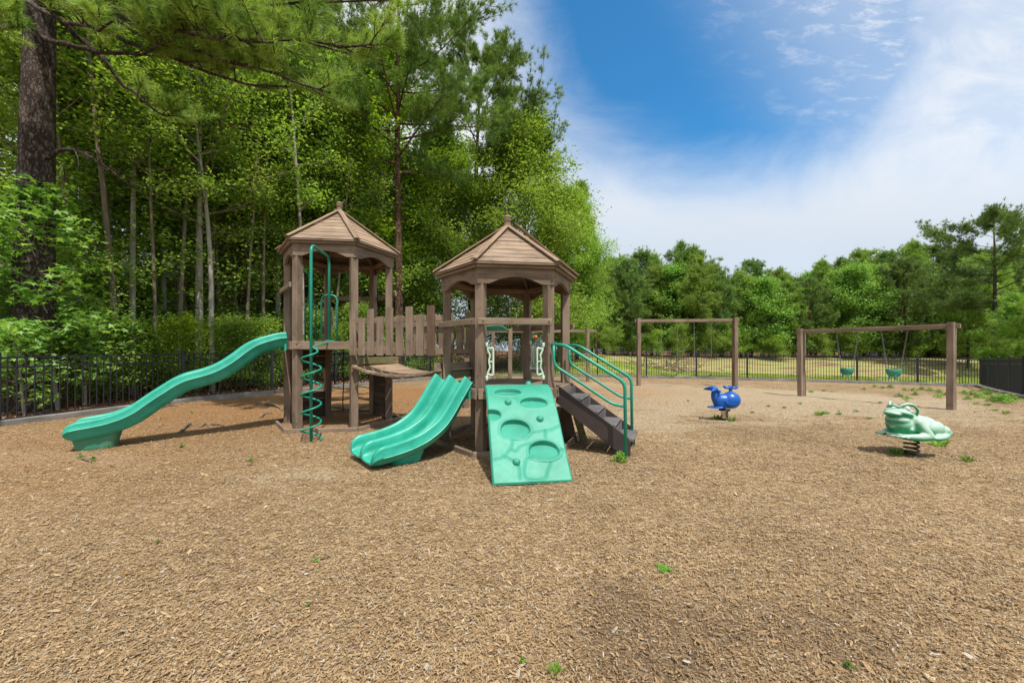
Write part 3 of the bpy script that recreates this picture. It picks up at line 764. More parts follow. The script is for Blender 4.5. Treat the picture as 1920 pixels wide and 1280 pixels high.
mid = lambda C, i, r=.0: (vtx(C, i)+vtx(C, i+1))/2
o_ = mid(CL, 0)
wprof = [(.125, 1.568), (.20, 1.558), (.30, 1.535), (.52, 1.452), (.66, 1.36), (.80, 1.235), (.94, 1.12), (1.08, 1.032), (1.22, .972), (1.36, .93), (1.47, .892), (1.58, .83), (1.69, .745), (1.80, .66), (1.92, .56), (2.02, .475), (2.12, .415), (2.22, .373), (2.33, .34), (2.45, .318), (2.58, .30), (2.66, .294), (2.71, .288)]
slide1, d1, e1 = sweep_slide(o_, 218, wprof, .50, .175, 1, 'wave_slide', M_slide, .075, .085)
def foot(par, c, phi, L_, w, h, mat):
    d = Vector((math.cos(R(phi)), math.sin(R(phi)), 0)); e = Vector((-d.y, d.x, 0)); P = []; n = 40
    for z, s in ((-.04, .80), (.02, .83), (h*.5, .9), (h*.9, .98), (h+.03, 1.02)):
        row = []
        for k in range(n):
            a = 2*math.pi*k/n; ca, sa = math.cos(a), math.sin(a)
            rr = 1/max(abs(ca)**4+abs(sa)**4, 1e-6)**.25
            rib = 1-.055*max(0, math.sin(a*8))**2
            row.append(Vector(c)+d*(ca*rr*L_/2*s*rib)+e*(sa*rr*w/2*s*rib)+Z*(z-c[2] if False else z))
        P.append(row)
    b = MB(); base = b.grid(P, close_u=True); b.face([base+4*n+k for k in range(n)]); b.face([base+n-1-k for k in range(n)])
    return b.build('slide_foot', mat, par)
fc_ = o_+d1*2.42; foot(slide1, (fc_.x, fc_.y, 0), 218, .50, .38, .20, M_slidewet)['label'] = 'grimy mottled foot of the wave slide'
b = MB(); c_ = o_+d1*.145+Z*1.42; b.beam(c_-e1*.24, c_+e1*.24, .03, .14, Z, .008); b.build('mounting_flange', M_slide, slide1)
o2_ = mid(CR, 0)
dprof = [(.125, .935), (.15, .905), (.18, .86), (.24, .775), (.30, .69), (.36, .60), (.43, .505), (.50, .425), (.58, .36), (.66, .31), (.75, .262), (.84, .228), (.93, .202), (1.02, .182), (1.12, .165), (1.22, .152), (1.33, .145), (1.42, .14)]
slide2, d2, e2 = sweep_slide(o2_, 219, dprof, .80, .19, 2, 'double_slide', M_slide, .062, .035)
fc_ = o2_+d2*.94+e2*.13; foot(slide2, (fc_.x, fc_.y, 0), 218, .44, .46, .13, M_slide)
b = MB(); c_ = o2_+d2*.145+Z*.775; b.beam(c_-e2*.40, c_+e2*.40, .03, .12, Z, .008); b.build('mounting_flange', M_slide, slide2)

# climbing wall with sunk pockets
cphi = 278; cd = Vector((math.cos(R(cphi)), math.sin(R(cphi)), 0)); ce = Vector((-cd.y, cd.x, 0))
cmid = mid(CR, 1)+cd*.115
cw = smooth_path([(-.02, 0, .905), (.10, 0, .905), (.24, 0, .865), (.40, 0, .765), (.56, 0, .625), (.72, 0, .465), (.88, 0, .30), (1.05, 0, .13), (1.17, 0, .012)], 24)
cl_ = [0]
for a, q in zip(cw[:-1], cw[1:]): cl_.append(cl_[-1]+(q-a).length)
CLN = cl_[-1]; cxs = [p.x for p in cw]; czs = [p.z for p in cw]
def cpos(s, x, h):
    px_, pz = np.interp(s, cl_, cxs), np.interp(s, cl_, czs); q = np.interp(s+.01, cl_, cxs), np.interp(s+.01, cl_, czs); r_ = np.interp(s-.01, cl_, cxs), np.interp(s-.01, cl_, czs)
    tx, tz = q[0]-r_[0], q[1]-r_[1]; l_ = math.hypot(tx, tz); nx, nz = -tz/l_, tx/l_
    return cmid+cd*(px_+(-nx if nz < 0 else nx)*h)+Z*(pz+abs(nz)*h)+ce*x
def s_of_y(py):
    ys = [PY+F*(EYE-z)/(cmid.y+cd.y*x) for x, z in zip(cxs, czs)]; return float(np.interp(py, ys, cl_))
CWW = .83
pockets = [(.32, 734, .165, .075), (.675, 754.5, .165, .085), (.055, 776, .10, .075), (.355, 803.5, .168, .125), (.70, 845.5, .168, .120)]
pockets = [((u_-.5)*CWW, s_of_y(y_), a_, b_) for u_, y_, a_, b_ in pockets]
knobs = [(.70, 720.5), (.30, 754), (.72, 786), (.32, 865)]
lines = [[(.40, 745), (.46, 752), (.56, 753)], [(.88, 752), (.91, 756), (1.0, 756)], [(.34, 822), (.46, 822), (.58, 812), (.78, 808), (.87, 806), (1.0, 798)],
         [(.02, 860), (.16, 855), (.23, 845), (.29, 833), (.30, 822)], [(.28, 842), (.33, 845), (.38, 838), (.45, 834), (.52, 832)], [(.16, 853), (.24, 859), (.34, 872), (.34, 896)],
         [(.56, 857), (.46, 860), (.42, 872), (.40, 890), (.46, 898), (.64, 898), (.70, 884), (.76, 868)], [(.76, 808), (.75, 822)], [(.93, 845), (1.0, 845)], [(.53, 850), (.62, 862), (.78, 864), (.9, 856), (.94, 845)]]
lines = [[((u_-.5)*CWW, s_of_y(y_)) for u_, y_ in l] for l in lines]
nu, nv = 250, 330
U = np.linspace(-CWW/2, CWW/2, nu); S = np.linspace(0, CLN, nv); UU, SSg = np.meshgrid(U, S)
H = np.zeros(UU.shape)
for cx_, cs_, a_, b_ in pockets:
    th = np.arctan2((SSg-cs_)/b_, (UU-cx_)/a_); q = ((np.abs(UU-cx_)/a_)**2.2+(np.abs(SSg-cs_)/b_)**2.2)**(1/2.2)*(1+.025*np.sin(th*3+cx_*20))
    up_side = np.clip((cs_-SSg)/b_, -1, 1)
    H -= .060*(1-sst(q, .90, 1.02))*np.clip(.52+.56*up_side, .06, 1) ; H += .004*np.exp(-((q-1.12)/.06)**2)
for l in lines:
    pl = smooth_path([(x, s, 0) for x, s in l], 6); D = seg_dist(UU, SSg, [(p.x, p.y) for p in pl])
    H -= .0035*np.exp(-(D/.006)**2); H += .0035*np.exp(-((D-.013)/.007)**2)
edge = np.minimum(np.minimum(UU+CWW/2, CWW/2-UU), np.minimum(SSg, CLN-SSg)); H -= .02*(1-sst(edge, 0, .022))**2
H += np.array([[mnoise.noise((x*3, s*3, 2))*.003 for x in U] for s in S])
b = MB(); P = [[cpos(S[i], U[j], H[i, j]) for j in range(nu)] for i in range(nv)]
base = b.grid(P)
# sides, foot and back
rim = [(i, 0) for i in range(nv)]+[(nv-1, j) for j in range(1, nu)]+[(i, nu-1) for i in range(nv-2, -1, -1)]+[(0, j) for j in range(nu-2, 0, -1)]
bb = len(b.v)
for i, j in rim:
    dn = .075 if i < nv*.9 else .075-.045*(i/nv-.9)*10*.0
    q = cpos(S[i], U[j], -dn); q.z = max(q.z, -.05); b.v.append(q)
nr = len(rim)
for k in range(nr):
    k2 = (k+1) % nr; a0 = base+rim[k][0]*nu+rim[k][1]; a1 = base+rim[k2][0]*nu+rim[k2][1]
    b.face((a0, a1, bb+k2, bb+k), None, 0, False)
wallo = b.build('climbing_wall', M_climb, PLAY, 'pale green moulded climbing wall with sunk holds')
for u_, y_ in knobs:
    b = MB(); s_ = s_of_y(y_); c_ = cpos(s_, (u_-.5)*CWW, 0); nrm = (cpos(s_, (u_-.5)*CWW, .1)-c_).normalized(); t_ = ce; w_ = nrm.cross(t_); P = []
    for r_, h_ in ((.043, -.004), (.043, .006), (.038, .017), (.034, .024), (.026, .036), (.014, .042), (.003, .043)):
        P.append([c_+(t_*math.cos(a)*(1+.05*math.sin(3*a))+w_*math.sin(a))*r_+nrm*h_ for a in np.linspace(0, 2*math.pi, 19)[:-1]])
    bs = b.grid(P, close_u=True); b.face([bs+6*18+k for k in range(18)]); b.build('climbing_hold', M_climb, wallo)

# stairs and handrails
sphi = 338.0; sdv_ = Vector((math.cos(R(sphi)), math.sin(R(sphi)), 0)); se_ = Vector((-sdv_.y, sdv_.x, 0))
so = mid(CR, 2)+sdv_*.10
for s_ in (-1, 1):
    b = MB(); c_ = so+se_*s_*.36
    poly = [c_+Z*.875-sdv_*.02, c_+Z*.855+sdv_*.03, c_+sdv_*.93+Z*.235, c_+sdv_*.955+Z*.16, c_+sdv_*.955+Z*.0, c_+sdv_*.88-Z*.03, c_+sdv_*.74+Z*.09, c_-sdv_*.02+Z*.64]
    b.prism(poly, se_*.04*(-s_)); b.build('stringer', M_steps, PLAY)
b = MB()
for k in range(4):
    z_ = .855-.165*(k+1); x_ = .02+.225*(k+.35)
    c_ = so+sdv_*(x_+.10)+Z*z_; b.beam(c_-se_*.318, c_+se_*.318, .235, .03, Z, .008)
    for q in range(7): b.beam(c_+sdv_*(q*.032-.10)-se_*.31+Z*.018, c_+sdv_*(q*.032-.10)+se_*.31+Z*.018, .014, .008, Z, .002)
    for q in range(5): b.beam(c_-sdv_*.10+Z*(.03+q*.026)-se_*.315, c_-sdv_*.10+Z*(.03+q*.026)+se_*.315, .01, .012, Z, .002)
b.build('stair_treads', M_stepgrey, PLAY)
for s_, nm in ((-1, 'near'), (1, 'far')):
    c_ = so+se_*(-.54 if s_ < 0 else .31); b = MB()
    st = vtx(CR, 2 if s_ < 0 else 3, .93)
    p = [Vector((st.x, st.y, 1.43)), c_+sdv_*.14+Z*1.43, c_+sdv_*.86+Z*.985, c_+sdv_*.92+Z*.90, c_+sdv_*.92+Z*(-.08)]
    b.tube(bend([p[0], p[1], c_+sdv_*.91+Z*.955, p[4]+sdv_*-.0], .09), .021, 10)
    b.tube(bend([c_+sdv_*.0+Z*1.42, c_+sdv_*.0+Z*1.16, c_+sdv_*.76+Z*.68, c_+sdv_*.91+Z*.66], .09), .018, 10)
    b.build('handrail', M_tube, PLAY)
b = MB(); b.beam(Vector((.90, 5.72, .53)), Vector((1.10, 5.98, -.04)), .10, .05, (0, -1, .3), .006)
b.build('brace_board', M_moss, PLAY, 'leaning mossy yellow board under the stairs')
b = MB(); b.beam(Vector((.70, 5.66, .55)), Vector((.86, 5.9, -.04)), .24, .04, (0, -1, .3), .006); b.build('brace_board', M_dark, PLAY)

# spiral climber at the left tower, and the sliding pole behind it
def loopbars(o, out, side, zt, zd, tall=.16, lo=.6, pole_out=.72, spiral=True):
    """o: point on the deck edge; out: outward; side: along the edge"""
    b = MB(); top = zt
    b.tube(bend([o+out*pole_out-Z*.1, o+out*pole_out+Z*top, o+side*-.0+out*.02+Z*top, o+out*.02+Z*zd], .14, 7), .021, 12)
    par = b.build('climber_pole', M_tube, PLAY)
    b = MB(); b.tube(bend([o-side*.13+Z*zd, o-side*.13+Z*(zd+.79), o+side*.125+Z*(zd+.79), o+side*.125+Z*zd], .12, 7), .015, 10)
    b.build('grab_loop', M_tube, par)
    b = MB(); c_ = o+out*.045+Z*(zd-.045); b.beam(c_-side*.30, c_+side*.32, .012, .075, Z, .002)
    b.beam(o-side*.05+Z*(zd+.01)+out*.02, o+side*.1+Z*(zd+.01)+out*.02, .1, .02, Z, .002)
    b.build('mounting_plate', M_tube, par)
    if spiral:
        b = MB(); pts = []; c0 = o+out*pole_out; zt_ = zd-.10; turns = 5.25; n = int(turns*22)
        a0 = math.atan2(-out.y, -out.x)
        for k in range(n+1):
            f = k/n; a = a0-f*turns*2*math.pi; rr = .135*min(1, .35+f*7)
            pts.append(c0+Vector((math.cos(a)*rr, math.sin(a)*rr, zt_-f*(zt_-.02))))
        pts = [o+out*.05+Z*(zd-.02), o+out*.30+Z*(zd-.05)]+pts
        b.tube(pts, .0135, 9)
        b.build('spiral_tube', M_tube, par)
    return par
sd1 = (vtx(CL, 2)-vtx(CL, 1)).normalized(); ou1 = (vtx(CL, 1)+vtx(CL, 2)-CL*2).normalized()
oo = vtx(CL, 1)+sd1*.52+ou1*.02
loopbars(oo, ou1*1.0, sd1, 2.93, 1.505, pole_out=.86)
sd2 = (vtx(CL, 0)-vtx(CL, 5)).normalized(); ou2 = (vtx(CL, 5)+vtx(CL, 0)-CL*2).normalized()
loopbars(vtx(CL, 5)+sd2*.42, ou2, sd2, 2.93, 1.505, pole_out=.55, spiral=False)
# moulded grip handles beside the openings
def grip(p, side, z0, h=.44):
    b = MB(); s = side
    w = smooth_path([p+s*.0+Z*z0, p+s*.012+Z*(z0+.07), p+s*.04+Z*(z0+.14), p+s*.028+Z*(z0+.22), p+s*.04+Z*(z0+.30), p+s*.012+Z*(z0+.37), p+Z*(z0+h)], 5)
    b.tube(w, .0125, 8)
    b.tube(bend([p+s*.012+Z*(z0+.055), p+s*.085+Z*(z0+.03), p+s*.085+Z*(z0+h-.03), p+s*.012+Z*(z0+h-.06)], .05, 6), .0125, 8)
    b.tube([p+s*.03+Z*(z0+.22), p+s*.085+Z*(z0+.215)], .010, 7)
    for z_ in (0, h): b.lathe([(.017, -.03), (.02, -.02), (.02, .02), (.016, .03)], p+Z*(z0+z_), 8)
    b.build('grip_handle', M_mint, PLAY)
e12 = (vtx(CR, 2)-vtx(CR, 1)).normalized()
grip(vtx(CR, 1)+e12*.078+cd*.02, e12, .985); grip(vtx(CR, 2)-e12*.072+cd*.02, -e12, .985)
e54 = (vtx(CR, 4)-vtx(CR, 5)).normalized(); e43 = (vtx(CR, 3)-vtx(CR, 4)).normalized(); grip(vtx(CR, 4)+e43*.078, e43, 1.05)
grip(vtx(CL, 5)+(vtx(CL, 4)-vtx(CL, 5)).normalized()*.08, (vtx(CL, 4)-vtx(CL, 5)).normalized(), 1.78)
# enclosing panels and net under the left tower
def panel(C, i, z0, z1, n, t0=.08, t1=.92, r=.93):
    b = MB(); a_, c_ = vtx(C, i, r), vtx(C, i+1, r); h = (z1-z0)/n
    for k in range(n): b.beam(a_.lerp(c_, t0)+Z*(z0+h*(k+.5)), a_.lerp(c_, t1)+Z*(z0+h*(k+.5)), .03, h-.006, Z, .004)
    b.build('lower_panel', M_dark, PLAY)
panel(CL, 5, -.05, .52, 4); panel(CL, 5, .98, 1.37, 3); panel(CL, 3, -.05, 1.37, 10)
b = MB(); a_, c_ = vtx(CL, 4), vtx(CL, 5)
for k in range(4):
    t = (.07, .38, .66, .93)[k]; p = a_.lerp(c_, t); w = [p+Z*z+Vector((math.sin(z*9+k)*.008, 0, 0)) for z in np.linspace(.08, 1.4, 9)]; b.tube(w, .011, 6)
for k in range(6):
    z = .10+.235*k; w = [a_.lerp(c_, t)+Z*(z-.02*math.sin(t*9+k)) for t in np.linspace(.06, .94, 9)]; b.tube(w, .010, 6)
b.build('climbing_net', M_rubber, PLAY)
# buried ring of edging boards
for C, nm in ((CL, 'under the taller left tower'), (CR, 'under the lower right tower')):
    rt = thing('edging_ring', (C.x, C.y, 0), 'six low brown edging boards in a ring on the chips '+nm, 'edging', 'low edging rings round the tower feet')
    for i in range(6):
        b = MB(); a_, c_ = vtx(C, i, 1.13, .0), vtx(C, i+1, 1.13, .0); b.beam(a_+Z*.01, c_+Z*.01, .045, .11, Z, .008); b.build('board', M_wood, rt)

# ---------------------------------------------------------------- overhead ladder behind the right tower
ol = thing('overhead_ladder', (-.6, 10.2, g(-.6, 10.2)), 'free-standing overhead climbing ladder with green rungs, seen through the right tower', 'climbing ladder')
p1, p2, p3 = Vector((-1.05, 9.25, 0)), Vector((-.045, 11.2, 0)), Vector((-.80, 11.35, 0))
for p, h in ((p1, 1.86), (p2, 1.97), (p3, 1.97)):
    b = MB(); b.beam(p-Z*.1+Vector((-.015, 0, 0)), p+Z*(h+g(p.x, p.y)*0), .115, .115, (0, 1, 0), .006); b.build('post', M_swingw, ol)
b = MB(); q0, q1 = Vector((-1.0, 8.9, 1.90)), Vector((-.86, 11.3, 1.92)); r0, r1 = Vector((-.25, 8.8, 1.90)), Vector((-.10, 11.25, 1.92))
b.tube([q0, q1], .024, 8); b.tube([r0, r1], .024, 8); b.build('side_bar', M_tube, ol)
b = MB(); b.beam(Vector((-1.1, 8.9, 1.95)), Vector((-.2, 8.85, 1.95)), .05, .09, Z, .005); b.beam(p3+Z*1.93+Vector((-.1, 0, 0)), p2+Z*1.93+Vector((.06, 0, 0)), .04, .09, Z, .005)
b.build('cross_beam', M_swingw, ol)
for k in range(9):
    t = (k+.5)/9; b = MB(); b.tube([q0.lerp(q1, t), r0.lerp(r1, t)], .017, 8); b.build('rung', M_tube, ol)
bb_ = MB(); pz_ = g(-.3, 14.2); bb_.beam((-.60, 14.2, pz_+.36), (-.08, 14.2, pz_+.36), .12, .14, Z, .008); 
for x_ in (-.5, -.18): bb_.beam((x_, 14.2, pz_-.1), (x_, 14.2, pz_+.29), .1, .1, (0, 1, 0), .006)
o = bb_.build('balance_beam', M_moss); tag(o, 'low weathered balance beam standing behind the overhead ladder', 'balance beam')
# ---------------------------------------------------------------- swing frames
def swing_frame(a, c, h, label, double=True, over=.14, bz_=.11):
    a = Vector((a[0], a[1], g(*a))); c = Vector((c[0], c[1], g(*c))); d = (c-a); d.z = 0; d.normalize(); n_ = Vector((-d.y, d.x, 0))
    root = thing('swing_frame', a, label, 'swing frame', 'wooden swing frames')
    ztop = max(a.z, c.z)+h
    for p, s in ((a, -1), (c, 1)):
        zt = ztop+.03
        b = MB(); ln_ = Vector((random.uniform(-.02, .02), random.uniform(-.02, .02), 0))
        if double:
            b.beam(p-n_*.062-Z*.15, Vector((p.x, p.y, zt))-n_*.062+ln_, .12, .12, d, .008)
            b.beam(p+n_*.075-Z*.15, Vector((p.x, p.y, p.z+h*.36))+n_*.075, .12, .12, d, .008)
            b.beam(Vector((p.x, p.y, p.z+h*.60))+n_*.075, Vector((p.x, p.y, zt-.07))+n_*.075, .12, .12, d, .008)
            b.beam(p+n_*.075+Z*h*.3, Vector((p.x, p.y, p.z+h*.62))+n_*.075, .05, .12, d, .006)
        else: b.beam(p-Z*.15, Vector((p.x, p.y, zt+.05))+ln_, .125, .125, d, .008)
        b.build('post', M_swingw, root)
    b = MB(); off = n_*(.03 if double else .08)
    b.beam(Vector((a.x, a.y, ztop-bz_*.6))-d*over+off, Vector((c.x, c.y, ztop-bz_*.6))+d*over+off, .075, bz_, Z, .008); b.build('beam', M_swingw, root)
    return root, a, c, d, ztop-bz_*.6, off
def chain_mb(p, q, r=.0045):
    """real links"""
    p, q = Vector(p), Vector(q); d = (q-p); ln = d.length; d.normalize(); s = d.cross(Vector((0, 1, 0.01))).normalized(); t = d.cross(s); n = int(ln/.055)
    b = MB(); ll = ln/n
    for k in range(n):
        c_ = p+d*ll*(k+.5); w = s if k % 2 else t; hl, hw = ll*.62, .014
        b.tube([c_+d*hl*y+w*hw*x for x, y in ((-1, -.6), (-.5, -1), (.5, -1), (1, -.6), (1, .6), (.5, 1), (-.5, 1), (-1, .6))], r, 4, closed=True)
    return b
R3, a3, c3, dd3, zb3, off3 = swing_frame((8.62, 11.75), (10.15, 9.12), 1.98, 'low toddler swing frame on the right with two green bucket seats', True)
def bucket(c, d, zb, zs, label):
    root = thing('bucket_swing', (c.x, c.y, zs), label, 'swing', 'green bucket swings'); SC = .72
    n_ = Vector((-d.y, d.x, 0)); b = MB(); nn = 24; rows = []
    def ringr(rad, z, dip=0, xs=1.0): return [Vector((c.x, c.y, zs))+(d*math.cos(t)*rad*1.12*xs+n_*math.sin(t)*rad*.92)*SC+Z*(z+dip*math.cos(2*t))*SC for t in np.linspace(0, 2*math.pi, nn+1)[:-1]]
    rows = [ringr(.165, .10, .018), ringr(.178, .115, .018), ringr(.188, .10, .018), ringr(.184, .0, .008), ringr(.155, -.10), ringr(.10, -.155), ringr(.07, -.15), ringr(.12, -.09), ringr(.155, 0, .008), ringr(.165, .10, .018)]
    b.grid(rows, close_u=True); b.build('seat', M_bucket, root)
    for s_ in (-.22, .22):
        b = MB(); b.beam(Vector((c.x, c.y, zs-.06))+d*s_*.25-n_*.09, Vector((c.x, c.y, zs-.18))+d*s_*.30-n_*.11, .035, .018, n_, .006); b.build('leg_strap', M_bucket, root)
    for s_ in (-1, 1):
        chain_mb(Vector((c.x, c.y, zb-.05))+d*s_*.25+off3, Vector((c.x, c.y, zs+.083))+d*s_*.125, .0038).build('chain', M_chain, root)
for px_, lab in ((1588, 'green bucket swing seat hanging on chains, the left and farther of the two'), (1676, 'green bucket swing seat hanging on chains, the right and nearer of the two')):
    k = (px_-960)/740; t = (k*a3.y-a3.x)/(dd3.x-k*dd3.y); p = a3+dd3*t
    bucket(p, dd3, zb3, .79 if px_ < 1600 else .80, lab)
R2, a2, c2, dd2, zb2, off2 = swing_frame((4.72, 14.7), (8.08, 14.3), 2.46, 'tall belt swing frame standing in the middle distance behind the blue whale', True)
for i, (x0, x1) in enumerate(((1240, 1271), (1302, 1334))):
    xa, xb = [(px_-960)/740 for px_ in (x0, x1)]
    fa = lambda k: a2+dd2*((k*a2.y-a2.x)/(dd2.x-k*dd2.y))
    pa_, pb_ = fa(xa), fa(xb); cc = (pa_+pb_)/2; zs = g(cc.x, cc.y)+.45
    root = thing('belt_swing', (cc.x, cc.y, zs), 'black belt swing on long chains, the %s one on the tall middle frame' % ('left' if i == 0 else 'right'), 'swing', 'black belt swings')
    w = (pb_-pa_).length/2
    pts = [cc+dd2*w*x+Z*(zs-cc.z-.10*(1-x*x)) for x in np.linspace(-1, 1, 11)]; b = MB()
    for p, q in zip(pts[:-1], pts[1:]): b.beam(p, q, .15, .012, Z, .002)
    b.build('seat', M_rubber, root)
    for p, q in ((pa_, pts[0]), (pb_, pts[-1])): chain_mb(Vector((p.x, p.y, zb2-.05))+off2, q, .0032).build('chain', M_chain, root)
R1, a1, c1, dd1, zb1, off1 = swing_frame((-.80, 16.5), (3.17, 16.5), 2.16, 'single-post swing frame farthest back, seen behind the right tower', False, over=.38)
tc_ = Vector((1.0, 16.5, 0)); zt_ = g(1.0, 16.5)+.50
root = thing('tyre_swing', (1.0, 16.5, zt_), 'dark tyre swing on chains under an orange swivel, behind the right tower', 'swing')
b = MB(); ring = []
for k in range(28):
    a = 2*math.pi*k/28; cdir = Vector((math.cos(a), math.sin(a), 0)); row = []
    for j in range(12):
        q = 2*math.pi*j/12; row.append(Vector((1.0, 16.5, zt_))+cdir*(.27+.095*math.cos(q))+Z*.085*math.sin(q))
    ring.append(row)
ring.append(ring[0]); b.grid(ring, close_u=True); b.build('tyre', M_tyre, root)
b = MB(); b.lathe([(.05, 0), (.07, .03), (.07, .09), (.03, .13)], (1.0, 16.5, zb1-.30), 10); b.build('swivel', M_orange, root)
chain_mb((1.0, 16.5, zb1), (1.0, 16.5, zb1-.2), .006).build('chain', M_chain, root)
for k in range(3):
    a = k*2.094+.4; chain_mb((1.0, 16.5, zb1-.28), (1.0+.27*math.cos(a), 16.5+.27*math.sin(a), zt_+.07), .006).build('chain', M_chain, root)

# ---------------------------------------------------------------- spring riders, blended from rounded masses
def blobmesh(name, parts, voxel, mat, smooth_it=8):
    """parts: ('e', centre, radii, rotz, roty) or ('c', [(point, radius), ...])"""
    import bmesh
    bm = bmesh.new()
    for p in parts:
        if p[0] == 'e':
            c, r = Vector(p[1]), p[2]; mt = Matrix.Translation(c) @ Matrix.Rotation(p[3] if len(p) > 3 else 0, 4, 'Z') @ Matrix.Rotation(p[4] if len(p) > 4 else 0, 4, 'Y') @ Matrix.Diagonal((*r, 1))
            bmesh.ops.create_icosphere(bm, subdivisions=4, radius=1, matrix=mt)
        else:
            pts = p[1]; P = smooth_path([q for q, _ in pts], 7); m = len(P); rr = np.interp(np.linspace(0, len(pts)-1, m), range(len(pts)), [r for _, r in pts])
            for q, r in zip(P, rr): bmesh.ops.create_icosphere(bm, subdivisions=2, radius=float(r), matrix=Matrix.Translation(q))
    me = bpy.data.meshes.new(name); bm.to_mesh(me); bm.free()
    o = bpy.data.objects.new(name, me); COL.objects.link(o)
    m1 = o.modifiers.new('r', 'REMESH'); m1.mode = 'VOXEL'; m1.voxel_size = voxel; m1.use_smooth_shade = True
    m2 = o.modifiers.new('s', 'SMOOTH'); m2.factor = .5; m2.iterations = smooth_it
    dg = bpy.context.evaluated_depsgraph_get(); me2 = bpy.data.meshes.new_from_object(o.evaluated_get(dg), depsgraph=dg)
    o.modifiers.clear(); bpy.data.objects.remove(o); bpy.data.meshes.remove(me)
    me2.name = name; me2.materials.clear(); me2.materials.append(mat); me2.polygons.foreach_set('use_smooth', np.ones(len(me2.polygons), bool)); me2.update()
    return me2
def spring(root, h, r, turns, rt=.013):
    b = MB(); n = turns*18
    b.tube([Vector((r*math.cos(2*math.pi*k/18), r*math.sin(2*math.pi*k/18), .01+h*k/n)) for k in range(n+1)], rt, 7)
    o = link('spring', b.mesh('spring', M_spring), root)
    b = MB(); b.lathe([(.13, -.03), (.13, .012), (.05, .018)], (0, 0, 0), 16); link('base_plate', b.mesh('base_plate', M_spring), root)
    b = MB(); b.lathe([(.11, h-.01), (.12, h), (.12, h+.02), (.05, h+.025)], (0, 0, 0), 16); link('top_plate', b.mesh('top_plate', M_spring), root)
# frog: head towards -x
FS = 1.0; parts = [
 ('e', (.10, 0, .36), (.34, .18, .15)), ('e', (.26, 0, .36), (.22, .17, .13)), ('e', (-.12, 0, .37), (.18, .17, .17)),
 ('e', (-.25, 0, .40), (.135, .155, .13)), ('e', (-.27, 0, .455), (.13, .15, .075)),
 ('e', (-.25, 0, .545), (.165, .165, .062), 0, .20), ('e', (-.36, 0, .535), (.115, .115, .042), 0, .12), ('e', (-.13, 0, .50), (.14, .14, .11)),
 ('e', (-.245, .10, .60), (.055, .045, .055)), ('e', (-.245, -.10, .60), (.055, .045, .055)),
 ('e', (.0, 0, .255), (.42, .20, .035)),
 ('c', [((-.29, -.07, .375), .035), ((-.36, 0, .36), .035), ((-.29, .07, .375), .035)]),
 ('c', [((-.24, -.13, .40), .03), ((-.365, 0, .415), .03), ((-.24, .13, .40), .03)]),
 ('c', [((-.22, -.14, .345), .035), ((-.33, 0, .325), .035), ((-.22, .14, .345), .035)])]
for s in (-1, 1):
    parts += [('c', [((-.10, s*.15, .43), .075), ((-.05, s*.20, .34), .075), ((.0, s*.24, .275), .06)]),
              ('c', [((.0, s*.24, .275), .058), ((-.16, s*.22, .262), .05), ((-.30, s*.17, .262), .038), ((-.36, s*.14, .262), .03)]),
              ('c', [((-.34, s*.15, .262), .022), ((-.43, s*.11, .262), .019), ((-.455, s*.09, .262), .012)]), ('c', [((-.34, s*.15, .262), .022), ((-.42, s*.16, .262), .019), ((-.45, s*.155, .262), .012)]),
              ('c', [((-.33, s*.16, .262), .022), ((-.38, s*.20, .262), .019), ((-.41, s*.21, .262), .012)]), ('c', [((-.33, s*.14, .27), .02), ((-.37, s*.08, .28), .018), ((-.38, s*.06, .28), .012)]),
              ('e', (.22, s*.18, .345), (.16, .085, .11)), ('e', (.36, s*.20, .325), (.12, .065, .07)),
              ('c', [((.46, s*.21, .30), .042), ((.30, s*.245, .262), .045), ((.14, s*.265, .255), .04), ((.07, s*.27, .255), .035)]),
              ('c', [((.10, s*.265, .255), .03), ((.02, s*.29, .258), .022)]), ('c', [((.10, s*.265, .258), .03), ((.02, s*.25, .26), .024)])]
fm = blobmesh('frog_body', parts, .0105, M_frog, 5)
FP = gp(1709, 851); froot = thing('frog_spring_rider', FP, 'sun-bleached green frog spring rider on a coil spring', 'spring rider')
link('body', fm, froot)
b = MB(); 
for s in (-1, 1):
    b.tube(smooth_path([(-.335, s*.03, .575), (-.335, s*.055, .62), (-.30, s*.085, .65), (-.24, s*.115, .668), (-.17, s*.14, .655), (-.11, s*.15, .61), (-.08, s*.14, .57), (-.07, s*.12, .52)], 6), .0165, 9)
b.tube(smooth_path([(-.335, -.055, .63), (-.35, 0, .645), (-.335, .055, .63)], 6), .0165, 9)
link('handle', b.mesh('handle', M_frog), froot)
b = MB()
for s in (-1, 1): b.lathe([(.004, -.028), (.02, -.022), (.028, 0), (.02, .022), (.004, .028)], (-.262, s*.125, .607), 12)
M_pale = plastic('bleached_white_plastic', (.5, .58, .5), None, 0, .4)
link('eye', b.mesh('eye', M_pale), froot)
spring(froot, .215, .085, 4, .0125)
froot.rotation_euler.z = R(10); froot.scale = (.75, .88, 1.0)
for c_ in froot.children:
    if 'spring' not in c_.name and 'plate' not in c_.name: c_.location.x = -.03
